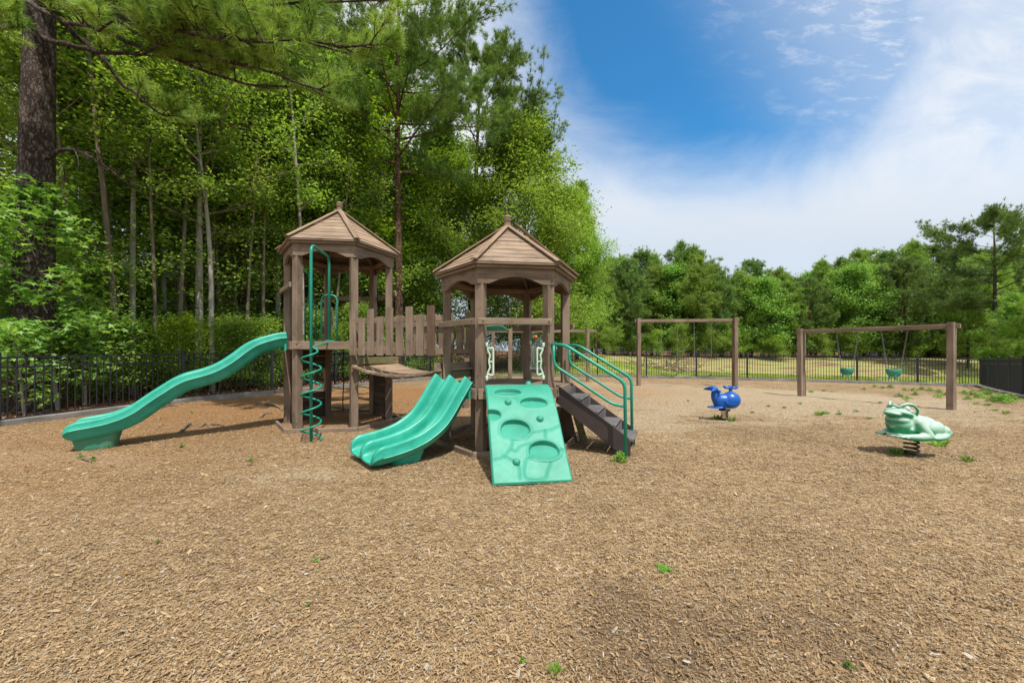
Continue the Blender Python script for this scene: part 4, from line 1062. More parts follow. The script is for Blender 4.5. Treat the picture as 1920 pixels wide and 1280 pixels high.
# whale: head towards +x
parts = [('e', (.13, 0, .385), (.205, .18, .165)), ('e', (.11, 0, .33), (.20, .175, .105)), ('e', (-.03, 0, .37), (.21, .15, .14)), ('e', (-.08, 0, .32), (.16, .14, .09)),
 ('c', [((-.12, 0, .36), .135), ((-.165, 0, .42), .12), ((-.20, 0, .49), .09), ((-.21, 0, .55), .065), ((-.21, 0, .585), .05)]),
 ('e', (-.16, 0, .245), (.22, .17, .020))]
for s in (-1, 1):
    parts += [('c', [((-.20, s*.03, .585), .055), ((-.24, s*.10, .60), .052), ((-.30, s*.17, .59), .036), ((-.37, s*.24, .57), .010)]),
              ('c', [((-.18, s*.03, .57), .03), ((-.14, s*.10, .56), .03), ((-.16, s*.15, .55), .02)])]
parts += [('c', [((.13, 0, .50), .045), ((.13, 0, .56), .034), ((.13, 0, .61), .045)])]
wm_ = blobmesh('whale_body', parts, .0115, M_blue, 5)
WP = gp(1358.5, 787); wroot = thing('whale_spring_rider', WP, 'blue whale spring rider with a spout handle on its back', 'spring rider')
link('body', wm_, wroot)
b = MB()
for cx_ in (.055, .205):
    P = [Vector((cx_+.062*math.cos(t), .05*math.sin(t), .635+.012*math.cos(2*t))) for t in np.linspace(0, 2*math.pi, 21)[:-1]]; b.tube(P, .022, 9, closed=True)
b.tube([(.13, 0, .60), (.13, 0, .635)], .035, 10)
link('spout_handle', b.mesh('spout_handle', M_blue), wroot)
for s in (-1, 1):
    b = MB(); b.tube(smooth_path([(.0, s*.11, .345), (-.02, s*.17, .35), (-.055, s*.20, .355)], 4), [.03]*9 if False else .026, 9); link('foot_peg', b.mesh('foot_peg', M_blue), wroot)
spring(wroot, .19, .068, 5, .010)
wroot.rotation_euler.z = R(-6); wroot.scale = (.86, .88, 1.0)

# ---------------------------------------------------------------- leaves and trees
def frames(n, tiltmu=0, tiltsd=.6):
    """random leaf frames: mostly face up with spread"""
    nrm = np.stack([RNG.normal(0, tiltsd, n), RNG.normal(0, tiltsd, n), np.ones(n)], -1); nrm /= np.linalg.norm(nrm, axis=1)[:, None]
    a = RNG.uniform(0, 2*math.pi, n); r = np.stack([np.cos(a), np.sin(a), np.zeros(n)], -1)
    x = r-nrm*(r*nrm).sum(1)[:, None]; x /= np.linalg.norm(x, axis=1)[:, None]; y = np.cross(nrm, x); return x, y, nrm
def leafcloud(C, size, tilt=.6, wr=.55):
    n = len(C); x, y, nn = frames(n, 0, tilt); s = size*RNG.uniform(.65, 1.25, n)[:, None]
    V = np.stack([C-x*s*.5, C-y*s*wr*.5+nn*s*.08, C+x*s*.5, C+y*s*wr*.5+nn*s*.08], 1).reshape(-1, 3)
    return V, np.arange(n*4).reshape(n, 4), np.repeat(RNG.random(n), 4)
def starcloud(C, size, tilt=.7):
    n = len(C); x, y, nn = frames(n, 0, tilt); s = size*RNG.uniform(.6, 1.2, n)[:, None]; vs = []
    for k in range(10):
        a = math.pi*(k/5.0)+.0; r = (.56 if k % 2 == 0 else .22)*(.72 if k == 0 and False else 1)
        vs.append(C+(x*math.cos(a)+y*math.sin(a))*r*s-nn*s*.05*(k % 2 == 0))
    V = np.stack(vs, 1).reshape(-1, 3); return V, np.arange(n*10).reshape(n, 10), np.repeat(RNG.random(n), 10)
def tufts(C, D, n, ln, wd, spread=.9, droop=.0):
    """needle tufts: thin triangles fanning round direction D at C"""
    m = len(C); C = np.repeat(C, n, 0); D = np.repeat(D, n, 0); k = m*n
    v = D+RNG.normal(0, spread, (k, 3)); v[:, 2] -= droop; v /= np.linalg.norm(v, axis=1)[:, None]
    w = np.cross(v, RNG.normal(0, 1, (k, 3))); w /= np.linalg.norm(w, axis=1)[:, None]
    l_ = ln*RNG.uniform(.7, 1.15, k)[:, None]; b0 = C+v*l_*.03*RNG.random((k, 1))-D*ln*.35*RNG.random((k, 1)); wv = w*wd*.5
    V = np.stack([b0-wv, b0+wv, b0+v*l_], 1).reshape(-1, 3)
    return V, np.arange(k*3).reshape(k, 3), np.repeat(np.repeat(RNG.random(m), n)*.6+RNG.random(k)*.4, 3)
def seg_tubes(paths, n=5):
    V = []; Fc = []
    for P, rr in paths:
        P = np.asarray(P, float); m = len(P); T = np.gradient(P, axis=0); T /= np.linalg.norm(T, axis=1)[:, None]+1e-9
        up = np.array([0, 0, 1.]) if abs(T[0, 2]) < .9 else np.array([1., 0, 0])
        x = np.cross(T, up); x /= np.linalg.norm(x, axis=1)[:, None]+1e-9; y = np.cross(T, x); base = sum(len(v) for v in V)
        an = np.arange(n)*2*math.pi/n
        V.append((P[:, None]+(x[:, None]*np.cos(an)[None, :, None]+y[:, None]*np.sin(an)[None, :, None])*np.asarray(rr)[:, None, None]).reshape(-1, 3))
        i = np.arange(m-1)[:, None]*n+np.arange(n)[None]; j = np.arange(m-1)[:, None]*n+(np.arange(n)+1)[None] % n
        Fc.append((np.stack([i, j, j+n, i+n], -1)+base).reshape(-1, 4))
    return np.concatenate(V), np.concatenate(Fc)
def limb(p, az, el, ln, n=7, curve=.3, wob=.08):
    P = [np.array(p, float)]; 
    for k in range(n):
        az += RNG.normal(0, wob); el += curve/n+RNG.normal(0, wob*.6)
        P.append(P[-1]+np.array([math.cos(az)*math.cos(el), math.sin(az)*math.cos(el), math.sin(el)])*ln/n)
    return np.array(P)
def trunkpath(H, lean=.03, n=14):
    P = [np.array([0, 0, -.3])]; dx, dy = RNG.normal(0, lean, 2)
    for k in range(n):
        dx += RNG.normal(0, lean*.5); dy += RNG.normal(0, lean*.5); P.append(P[-1]+np.array([dx, dy, 1])*(H+.3)/n)
    return np.array(P)
def onpath(P, z):
    return np.array([np.interp(z, P[:, 2], P[:, k]) for k in range(3)])
def broadleaf(name, H, Rc, cb, nl, nleaf, size, r0, leafm, barkm, star=False, shape=1.0, spread=.30, lean=.03, tilt=.6, bark2=None):
    T = trunkpath(H*.97, lean); paths = [(T, np.linspace(r0, r0*.12, len(T)))]; C = []
    for k in range(nl):
        f = (k+RNG.random())/nl; z = cb+(H*.95-cb)*f; pr = (1-f)**.65*(.45+min(1, f*3.2)*.55)*shape+.12
        az = k*2.4+RNG.normal(0, .4); el = .15+.75*f+RNG.normal(0, .15); ln = Rc*pr*RNG.uniform(.7, 1.15)/max(.5, math.cos(el*.6))
        Lb = limb(onpath(T, z), az, el, ln, 6, .35); rb = r0*(.34*(1-f)+.06); paths.append((Lb, np.linspace(rb, rb*.25, len(Lb))))
        for q in range(6):
            i = RNG.integers(2, len(Lb)); sb = limb(Lb[i], az+RNG.normal(0, .9), el*.6+RNG.normal(.1, .35), ln*RNG.uniform(.25, .5), 4, .1, .15)
            paths.append((sb, np.linspace(rb*.3, rb*.1, len(sb)))); C += [sb[1], sb[2], sb[3], sb[4], (sb[3]+sb[4])/2]
        C += [Lb[-1], Lb[-2], (Lb[-1]+Lb[-2])/2]
    C.append(T[-1]); C.append(T[-2]); C = np.array(C)
    w = RNG.random(len(C))**1.0+.15; w /= w.sum(); ii = RNG.choice(len(C), nleaf, p=w); off = RNG.normal(0, spread, (nleaf, 3)); off[:, 2] *= .55
    P = C[ii]+off; V, Fc, rv = (starcloud if star else leafcloud)(P, size, tilt)
    crown = fastmesh(bpy.data.meshes.new(name+'_crown'), V, Fc, leafm, dict(rnd=rv))
    Vt, Ft = seg_tubes(paths, 7); tr = fastmesh(bpy.data.meshes.new(name+'_trunk'), Vt, Ft, [barkm, bark2 or barkm], None, True)
    mi = np.ones(len(Ft), np.int32); mi[:(len(T)-1)*7] = 0; tr.polygons.foreach_set('material_index', mi)
    return tr, crown
def pine(name, H, Rc, cb, nl, r0, needm, barkm, nt_=14, nn=12, nl_len=.22, nw=.02, shape='cone', up=.15, lean=.02, sub=6, dead=0):
    T = trunkpath(H, lean); paths = [(T, r0*(1-np.linspace(0, 1, len(T))**1.3*.88))]; C = []; D = []
    for k in range(nl):
        f = (k+RNG.random())/nl; z = cb+(H-cb)*f
        pr = (1-f)**.8*.95+.10 if shape == 'cone' else (math.sin(min(1, .22+f*.80)*math.pi)**.7*.95+.12)
        az = k*2.4+RNG.normal(0, .5); el = up+.5*f+RNG.normal(0, .14); ln = Rc*pr*RNG.uniform(.65, 1.15)
        Lb = limb(onpath(T, z), az, el, ln, 6, .30); rb = r0*(.26*(1-f)+.05); paths.append((Lb, np.linspace(rb, rb*.25, len(Lb))))
        ns = max(2, int(sub*(.4+pr)))
        for q in range(ns):
            i = int(RNG.integers(2, len(Lb))); sb = limb(Lb[i], az+RNG.choice([-1, 1])*RNG.uniform(.3, 1.2), el*.5+RNG.normal(.25, .25), ln*RNG.uniform(.16, .36)+.12, 3, .5, .12)
            paths.append((sb, np.linspace(rb*.28, rb*.12, len(sb))))
            for j in (1, 2, 3):
                C.append(sb[j]); D.append((sb[j]-sb[j-1])+np.array([0, 0, .08]))
        for j in (-1, -2, -3): C.append(Lb[j]); D.append(Lb[-1]-Lb[-2]+np.array([0, 0, .06]))
    C.append(T[-1]); D.append([0, 0, 1.]); C = np.array(C); D = np.array(D); D /= np.linalg.norm(D, axis=1)[:, None]
    ii = RNG.choice(len(C), int(len(C)*nt_/3)); Cj = C[ii]+RNG.normal(0, nl_len*.55, (len(ii), 3)); Dj = D[ii]
    V, Fc, rv = tufts(Cj, Dj, nn, nl_len, nw, .75)
    crown = fastmesh(bpy.data.meshes.new(name+'_crown'), V, Fc, needm, dict(rnd=rv))
    Vt, Ft = seg_tubes(paths, 6); tr = fastmesh(bpy.data.meshes.new(name+'_trunk'), Vt, Ft, barkm, None, True)
    return tr, crown
def put(kind, meshes, x, y, label, cat, group=None, s=1.0, rz=None, sz=None, sink=.0):
    root = thing(kind, (x, y, g(x, y)-sink), label, cat, group)
    link('trunk', meshes[0], root); link('crown', meshes[1], root)
    root.rotation_euler.z = RNG.uniform(0, 6.28) if rz is None else rz; root.scale = (s, s, sz or s); return root
# ---------------------------------------------------------------- the wood on the left
bA = broadleaf('oak', 13, 3.4, 4.5, 28, 13000, .14, .15, M_leaf, M_barkb, spread=.27)
bB = broadleaf('maple', 15, 3.6, 5.6, 34, 13500, .14, .15, M_leaf, M_barkp, spread=.27, bark2=M_barkb, lean=.012)
bT = broadleaf('thin_tree', 14, 2.6, 5.2, 26, 10500, .14, .12, M_leaf, M_barkb, spread=.27, lean=.035)
bC = broadleaf('slim_tree', 12, 2.6, 3.2, 28, 12500, .135, .10, M_leaf, M_barkb, spread=.25, lean=.05)
bY = broadleaf('yellow_maple', 14, 3.2, 4.5, 30, 17000, .135, .13, M_leafy, M_barkb, spread=.25)
bD = broadleaf('round_oak', 15, 4.2, 1.5, 42, 52000, .17, .2, M_leaf, M_barkb, spread=.48)
bR = broadleaf('broad_oak', 15.2, 4.4, 2.0, 50, 70000, .17, .2, M_leaf, M_barkb, spread=.55, shape=1.05)
gum = broadleaf('sweetgum', 5.3, 1.3, 1.9, 22, 1600, .19, .055, M_gum, M_barkp, star=True, spread=.2, tilt=.55, lean=.03)
gum2 = broadleaf('sweetgum_low', 2.3, 1.1, .3, 16, 1100, .17, .04, M_gum, M_barkp, star=True, spread=.2, tilt=.55)
sh = [broadleaf('shrub%d' % k, 2.6, 1.25, .15, 18, 6500, .085, .03, m, M_barkb, spread=.22, lean=.06) for k, m in enumerate((M_leaf, M_leaf, M_leafy))]
pB = pine('tall_pine', 20, 4.6, 10.2, 34, .22, M_needle, M_barkr, 20, 26, .27, .018, 'dome', .1, sub=10)
pC = pine('dark_pine', 14.5, 3.0, 1.5, 56, .16, M_needlef, M_barkr, 17, 16, .24, .02, 'cone', .1, sub=7)

def wood(kind, meshes, px_, Y, lab, cat='tree', grp='trees of the wood on the left', s=1.0, rz=None, hs=1.0):
    p = at(px_, Y); return put(kind, meshes, p.x, p.y, lab, cat, grp, s, rz, s*hs)
wood('pine_tree', pB, 748, 18.2, 'tall straight pine with a bare grey trunk rising between the two towers', s=.92, rz=.6)
wood('pine_tree', pB, 882, 25.5, 'dark open pine topping the right edge of the wood against the sky', s=1.12, rz=2.6, hs=.90)
wood('pine_tree', pB, 249, 13.6, 'pine with a bare trunk in the wood behind the wave slide', s=.8, rz=4.1)
wood('pine_tree', pB, 128, 12.2, 'dark pine trunk close behind the thick pine at far left', s=.85, rz=1.9)
wood('pine_tree', pB, 457, 16.5, 'thin pine trunk behind the leaves just left of the taller tower', s=.75, rz=5.0)
wood('birch_tree', bB, 371, 12.9, 'pale-barked tree standing right behind the left fence above the wave slide', s=.92, rz=1.2)
bU = broadleaf('understory', 7.0, 2.4, 1.3, 26, 6800, .13, .06, M_leaf, M_barkb, spread=.24, lean=.05)
for k, (px_, Y, s) in enumerate([(182, 11.6, .8), (236, 12.2, .95), (338, 13.6, 1.05), (462, 15.2, 1.1), (560, 17.0, 1.1), (606, 18.6, 1.2), (668, 19.4, 1.2), (724, 20.6, 1.25), (772, 21.6, 1.2), (826, 23, 1.2), (270, 16, 1.4), (130, 10.6, .75)]):
    wood('broadleaf_tree', bU, px_, Y, 'low leafy understory tree filling the middle height of the wood', 'tree', 'understory trees of the wood', s)
for px_, Y, s, lab in ((545, 23, 1.42, 'tall broadleaf tree closing the canopy above the taller tower'), (640, 25.5, 1.5, 'tall broadleaf tree closing the canopy above the bridge'), (470, 22, 1.35, 'tall broadleaf tree closing the canopy left of the taller tower')):
    wood('broadleaf_tree', bD, px_, Y, lab, s=s)
broad = [('left edge of the frame, behind the sweetgum', bA, 20, 11.5, .95), ('between the thick pine and the bare pine trunk', bT, 190, 11.8, 1.0), ('behind the middle of the left fence', bA, 300, 14.2, 1.0),
         ('just left of the taller tower, slim', bC, 418, 14.8, 1.08), ('directly behind the taller tower', bB, 520, 17.0, .98), ('showing through the taller tower', bC, 585, 18.0, 1.1),
         ('behind the bridge pickets', bA, 655, 19.0, 1.1), ('between the two tower roofs', bD, 792, 22.5, .92), ('just left of the right tower roof', bA, 846, 24.0, 1.1)]
for lab, m, px_, Y, s in broad: wood('broadleaf_tree', m, px_, Y, 'green broadleaf tree in the wood, '+lab, s=s)
wood('broadleaf_tree', bY, 694, 19.8, 'yellow-green broadleaf tree high over the gap between the towers', s=1.22, rz=.4)
wood('broadleaf_tree', bY, 440, 20.0, 'yellow-tinted broadleaf tree deep in the wood', s=.95)
wood('broadleaf_tree', bR, 980, 23.2, 'big round green broadleaf tree at the right edge of the wood, over the right tower', s=.98, rz=2.0)
wood('broadleaf_tree', bD, 905, 30, 'green broadleaf tree rising behind the roof of the right tower', s=.95, rz=4.0)
for k, (px_, Y, m, s) in enumerate([(55, 17, bT, 1), (150, 19, bT, 1.1), (222, 17, bT, 1), (345, 17, bT, 1), (395, 18, bT, 1.1), (480, 23, bA, 1.1), (600, 21, bT, 1.1), (560, 26, bB, 1.0), (635, 27, bB, 1.1), (720, 29, bD, 1.05), (800, 31, bB, 1.1),
                                 (-60, 13, bA, 1), (-150, 15, bD, .9), (-250, 13, bB, 1), (-380, 16, bA, 1), (-80, 22, bD, 1)]):
    wood('broadleaf_tree', m, px_, Y, 'green broadleaf tree massed in the back of the wood, only its leaves showing', s=s, grp='back trees of the wood')
wood('broadleaf_tree', bR, 1046, 28.5, 'broadleaf tree lower down at the end of the wood, right of the right tower roof', s=.80, rz=1.0)
for k, (px_, Y, s, lab) in enumerate([(1082, 31, .95, 'dark green pine at the end of the wood, right of the right tower roof'), (1040, 27.5, .82, 'lower pine under the round broadleaf at the end of the wood'), (1118, 35, .72, 'short pine stepping down from the wood to the far tree line')]):
    wood('pine_tree', pC, px_, Y, lab, s=s)
# young sweetgums by the fence
for px_, Y, m, s, rz, lab in [(108, 9.0, gum, .93, .5, 'young sweetgum with pale star-shaped leaves and a thin trunk behind the left fence'), (-30, 8.7, gum, .85, 2.5, 'young sweetgum with star-shaped leaves at the left frame edge'),
                              (48, 8.25, gum2, .8, 1.0, 'low sweetgum sapling at the foot of the thick pine'), (160, 9.6, gum2, .95, 3.0, 'low sweetgum sapling right of the thin pale trunk'), (-90, 8.3, gum, .9, 1.3, 'young sweetgum just outside the left of the frame'), (-20, 8.4, gum2, .8, 4.3, 'low sweetgum sapling at the lower left behind the fence')]:
    wood('sweetgum_tree', m, px_, Y, lab, 'tree', 'young sweetgums by the fence', s, rz)
spots = [(205, 10.3, .9), (262, 10.9, 1.0), (318, 11.4, .8), (352, 13.2, 1.2), (410, 12.5, .95), (452, 13.2, 1.05), (498, 13.8, 1.0), (545, 14.9, 1.05), (590, 15.8, 1.1), (630, 16.8, 1.1), (672, 17.5, 1.15), (712, 18.6, 1.1), (752, 19.4, 1.2), (790, 20.8, 1.2),
         (835, 22.3, 1.2), (880, 23.0, 1.2), (915, 24.0, 1.3), (948, 24.5, 1.25), (985, 25.5, 1.3), (1020, 27, 1.4), (230, 12.5, 1.4), (290, 13.5, 1.5), (390, 15.5, 1.6), (470, 17, 1.6), (130, 11, 1.4), (30, 10.5, 1.4), (560, 19.5, 1.7), (680, 22, 1.8), (-40, 9.6, 1.2), (1060, 30, 1.6), (180, 14, 1.6), (340, 17, 1.8)]
for k, (px_, Y, s) in enumerate(spots):
    wood('shrub', sh[k % 3 if k % 5 == 2 else k % 2], px_, Y, 'leafy green shrub in the undergrowth behind the left fence', 'shrub', 'undergrowth shrubs behind the left fence', s*.92, hs=RNG.uniform(.65, 1.1))
# the thick pine at far left with boughs of long needles reaching over the playground
tp = at(62, 8.9); tp.z = g(tp.x, tp.y)
root = thing('pine_tree', tp, 'thick dark-barked pine trunk at far left with long-needled boughs overhead', 'tree', 'trees of the wood on the left')
T = np.array([[0.0, 0, -.3], [.0, 0, 0], [.01, 0, .5], [.02, 0, 1.5], [.03, 0, 3], [.05, .02, 5], [.08, .05, 8], [.1, .1, 12], [.1, .1, 18]]); 
paths = [(np.array([onpath(T, z) for z in np.linspace(-.3, 18, 60)]), np.interp(np.linspace(-.3, 18, 60), [-.3, 0, .5, 1.5, 5, 9, 18], [.52, .45, .385, .345, .295, .25, .11]))]
C = []; D = []
def bough(p0, p1, nsub, r0=.05, sag=.25):
    p0, p1 = np.array(p0, float), np.array(p1, float); m = 14; t = np.linspace(0, 1, m)[:, None]
    P = p0+(p1-p0)*t; P[:, 2] += sag*np.sin(t[:, 0]*math.pi)*-1+sag*t[:, 0]**2; P += np.cumsum(RNG.normal(0, .035, P.shape), 0)
    paths.append((P, np.linspace(r0, r0*.25, m))); ax = (p1-p0)/np.linalg.norm(p1-p0); ln = np.linalg.norm(p1-p0)
    for q in range(nsub):
        f = RNG.uniform(.38, 1.0); c = onp(P, f); az = math.atan2(ax[1], ax[0])+RNG.choice([-1, 1])*RNG.uniform(.35, 1.25)
        sb = limb(c, az, RNG.uniform(-.3, .45), RNG.uniform(.35, .95), 5, .5, .14); paths.append((sb, np.linspace(.014, .006, len(sb))))
        for j in (2, 3, 4, 5): C.append(sb[j]); D.append(sb[j]-sb[j-1]+np.array([0, 0, .04]))
        for w in range(3):
            s2 = limb(sb[RNG.integers(1, 5)], az+RNG.normal(0, .8), RNG.uniform(-.2, .6), RNG.uniform(.2, .45), 3, .5, .1); paths.append((s2, np.linspace(.008, .005, len(s2))))
            for j in (2, 3): C.append(s2[j]); D.append(s2[j]-s2[j-1]+np.array([0, 0, .03]))
def onp(P, f): i = f*(len(P)-1); a = int(i); b_ = min(a+1, len(P)-1); return P[a]*(1-(i-a))+P[b_]*(i-a)
def rel(px_, py_, Y): return np.array([(px_-PX)/F*Y-tp.x, Y-tp.y, EYE-(py_-PY)/F*Y-tp.z])
for st, en, ns in [((.3, -.1, 8.4), rel(300, 60, 7.4), 12), ((.3, -.1, 9.5), rel(430, 40, 7.0), 14), ((.3, -.2, 10.0), rel(560, 110, 6.9), 22), ((.3, 0, 9.9), rel(650, 50, 7.6), 20), ((.3, -.2, 9.2), rel(500, 190, 7.6), 16),
                   ((.2, -.2, 9.8), rel(420, 120, 8.2), 12), ((.1, -.3, 9.2), rel(200, 40, 6.4), 9), ((.3, .2, 10.5), rel(700, 120, 8.6), 16), ((.3, .3, 9.0), rel(330, 240, 10.2), 9), ((0, .3, 9.4), rel(560, 30, 9.2), 14),
                   ((-.2, -.2, 8.6), rel(-60, 30, 7.4), 9), ((.1, -.3, 10.2), rel(620, -60, 6.6), 14), ((.1, -.3, 10.2), rel(420, -60, 6.0), 12), ((.1, .1, 10.2), rel(760, 20, 9.2), 12), ((.3, -.2, 9.9), rel(610, 190, 7.2), 20), ((.3, -.2, 9.6), rel(480, 110, 6.6), 18), ((.3, -.2, 10.0), rel(680, 130, 7.4), 18)]:
    bough(st, en, ns, .06)
# bare dead limb low on the trunk
dl = smooth_path([(.3, 0, 5.65), (.75, -.1, 5.8), (1.3, -.2, 5.7), (1.9, -.25, 5.35), (2.4, -.2, 4.95)], 4); paths.append((np.array([tuple(p) for p in dl]), np.linspace(.05, .015, len(dl))))
for k in range(14):
    i = RNG.integers(6, len(dl)); paths.append((limb(np.array(dl[i]), RNG.uniform(-1.2, 1.2), RNG.uniform(-1, .4), RNG.uniform(.3, .8), 4, .2, .25), np.linspace(.012, .004, 5)))
C = np.array(C); D = np.array(D); D /= np.linalg.norm(D, axis=1)[:, None]
V, Fc, rv = tufts(C, D, 46, .22, .0115, .78)
Vt, Ft = seg_tubes(paths, 12)
# bark relief on the trunk
ntr = 60*12
link('trunk', fastmesh(bpy.data.meshes.new('thick_pine_trunk'), Vt, Ft, M_bark, None, True), root)
link('crown', fastmesh(bpy.data.meshes.new('thick_pine_crown'), V, Fc, M_needley, dict(rnd=rv)), root)
# dead brown twigs and vines hanging in the wood
p_ = at(243, 12.8); Cd = np.array([[RNG.normal(0, .25), RNG.normal(0, .25), RNG.uniform(5.2, 8.2)] for _ in range(150)]); Dd = RNG.normal(0, 1, (150, 3)); Dd[:, 2] = -abs(Dd[:, 2])
V, Fc, rv = tufts(Cd, Dd/np.linalg.norm(Dd, axis=1)[:, None], 12, .22, .012, .8)
root = thing('dead_branch', (p_.x, p_.y, 0), 'clump of dead rust-brown pine twigs hanging high in the wood at left', 'branch')
link('needles', fastmesh(bpy.data.meshes.new('dead_twigs'), V, Fc, M_brownn, dict(rnd=rv)), root)
Vt, Ft = seg_tubes([(limb([RNG.normal(0, .1), RNG.normal(0, .1), RNG.uniform(5.3, 7.8)], RNG.uniform(0, 6), RNG.uniform(-.8, .6), .9, 5, 0, .3), np.linspace(.014, .004, 6)) for _ in range(16)], 4)
link('twigs', fastmesh(bpy.data.meshes.new('twig_wood'), Vt, Ft, M_barkb), root)

# ---------------------------------------------------------------- far tree line beyond the pond basin
fp = [pine('far_pine%d' % k, H, Rc, cb, nl, .17, M_needlef if k in (0, 2) else M_needled, M_barkr if k % 2 else M_bark, 9, 13, .36, .042, shp, .12, sub=7) for k, (H, Rc, cb, nl, shp) in
      enumerate([(11.5, 3.3, .9, 52, 'dome'), (12.5, 3.0, 1.4, 52, 'dome'), (10.5, 3.4, .6, 46, 'cone'), (11.5, 3.2, 1.0, 50, 'dome')])]
fb = [broadleaf('far_broad%d' % k, H, Rc, .8, 30, 15000, .21, .13, M_farleaf, M_barkb, spread=.42) for k, (H, Rc) in enumerate([(9.5, 3.2), (8.5, 2.9)])]
ptall = pine('tall_far_pine', 15, 5.2, 6.0, 28, .24, M_needled, M_bark, 15, 14, .36, .042, 'dome', .0, sub=9)
far_top = [(1100, 500), (1130, 478), (1190, 480), (1215, 478), (1240, 470), (1290, 466), (1310, 492), (1345, 498), (1380, 500), (1410, 498), (1450, 505), (1500, 515), (1530, 498), (1560, 480), (1610, 482), (1650, 490), (1700, 472), (1750, 470), (1780, 492), (1850, 470), (1900, 480), (1960, 490), (2100, 480), (2400, 480), (2700, 480)]
def top_h(px_, Y): py = np.interp(px_, [a for a, _ in far_top], [c for _, c in far_top]); return EYE+(PY-py)/F*Y
front = [1132, 1178, 1222, 1262, 1306, 1350, 1388, 1432, 1478, 1520, 1562, 1604, 1650, 1696, 1742, 1790, 1842, 1892, 1945, 2010, 2090, 2190]
for k, px_ in enumerate(front):
    Y = 42.5+RNG.uniform(-1, 3.0)-(2 if px_ > 1780 else 0)-max(0, (px_-1850)*.006); p = at(px_, Y); gz0 = g(p.x, p.y); H = (top_h(px_, Y)-gz0)*RNG.uniform(.80, .93)
    pn = k % 4 != 3; m = fp[k % 4] if pn else fb[k % 2]; h0 = [11.5, 12.5, 10.5, 11.5][k % 4] if pn else [9.5, 8.5][k % 2]
    put('pine_tree' if pn else 'broadleaf_tree', m, p.x, p.y, 'yellow-green pine in the front row of the far tree line beyond the basin' if pn else 'bright green broadleaf tree in the front row of the far tree line', 'tree',
        'front pines of the far tree line' if pn else 'front broadleaf trees of the far tree line', max(.72, H/h0*RNG.uniform(.95, 1.1)), None, H/h0)
back = [1110, 1150, 1195, 1232, 1275, 1296, 1335, 1372, 1410, 1455, 1500, 1545, 1575, 1620, 1668, 1712, 1748, 1800, 1860, 1915, 1990, 2060, 2150, 2260]
for k, px_ in enumerate(back):
    Y = 47+RNG.uniform(-1, 4); p = at(px_, Y); gz0 = g(p.x, p.y); H = (top_h(px_, Y)-gz0)*RNG.uniform(.90, 1.06); m = fp[(k*3+1) % 4]; h0 = [11.5, 12.5, 10.5, 11.5][(k*3+1) % 4]
    put('pine_tree', m, p.x, p.y, 'taller pine in the back row of the far tree line, its top against the sky', 'tree', 'back pines of the far tree line', H/h0*.98, None, H/h0)
for k, px_ in enumerate(range(1085, 2300, 17)):
    Y = 50+RNG.uniform(-3, 5); p = at(px_, Y); put('shrub', sh[k % 2], p.x, p.y, 'dark bush in the shade behind the far pine trunks', 'shrub', 'shaded bushes behind the far pines', RNG.uniform(1.3, 1.9), None, RNG.uniform(1.1, 1.7))
for k, px_ in enumerate(range(1090, 2300, 44)):
    Y = 54+RNG.uniform(-1, 4); p = at(px_, Y); put('broadleaf_tree', fb[k % 2], p.x, p.y, 'dark broadleaf tree filling in behind the far pines', 'tree', 'fill trees behind the far pines', 1.15)
p = at(1862, 33.5); put('pine_tree', ptall, p.x, p.y, 'tallest pine at the far right, open layered crown on a bare trunk', 'tree', None, .86, .3, .92)
for px_, Y, s in ((1905, 31, .62), (1815, 37, .72), (1960, 28, .66)):
    p = at(px_, Y); put('pine_tree', fp[0], p.x, p.y, 'bushy pine under the tallest pine near the right frame edge', 'tree', 'bushy pines under the tallest pine', s, None, s*.95)
for k, px_ in enumerate(list(range(1075, 2150, 22))):
    Y = 41.0+RNG.uniform(0, 4.5); p = at(px_, Y)
    put('shrub', sh[k % 2] , p.x, p.y, 'low green bush at the foot of the far tree line', 'shrub', 'bushes under the far tree line', RNG.uniform(1.0, 1.6), None, RNG.uniform(.8, 1.35))
# bare tree top
p = at(1304, 48.5); Tt = trunkpath(11.3, .02); pth = [(Tt, np.linspace(.13, .03, len(Tt)))]
for k in range(34):
    z = RNG.uniform(7.0, 11.2); lb = limb(onpath(Tt, z), RNG.uniform(0, 6.28), RNG.uniform(.7, 1.2), RNG.uniform(.8, 2.0)*(1.2-.3*(z-7)/4), 5, .2, .1); pth.append((lb, np.linspace(.035, .012, 6)))
    for q in range(3): pth.append((limb(lb[RNG.integers(1, 5)], RNG.uniform(0, 6.28), RNG.uniform(.7, 1.3), .6, 3, .1, .1), np.linspace(.016, .008, 4)))
Vt, Ft = seg_tubes(pth, 4); o = link('bare_tree', fastmesh(bpy.data.meshes.new('bare_tree'), Vt, Ft, M_barkp)); o.location = (p.x, p.y, g(p.x, p.y)+1.1)
tag(o, 'leafless grey tree sticking up out of the far tree line', 'tree')

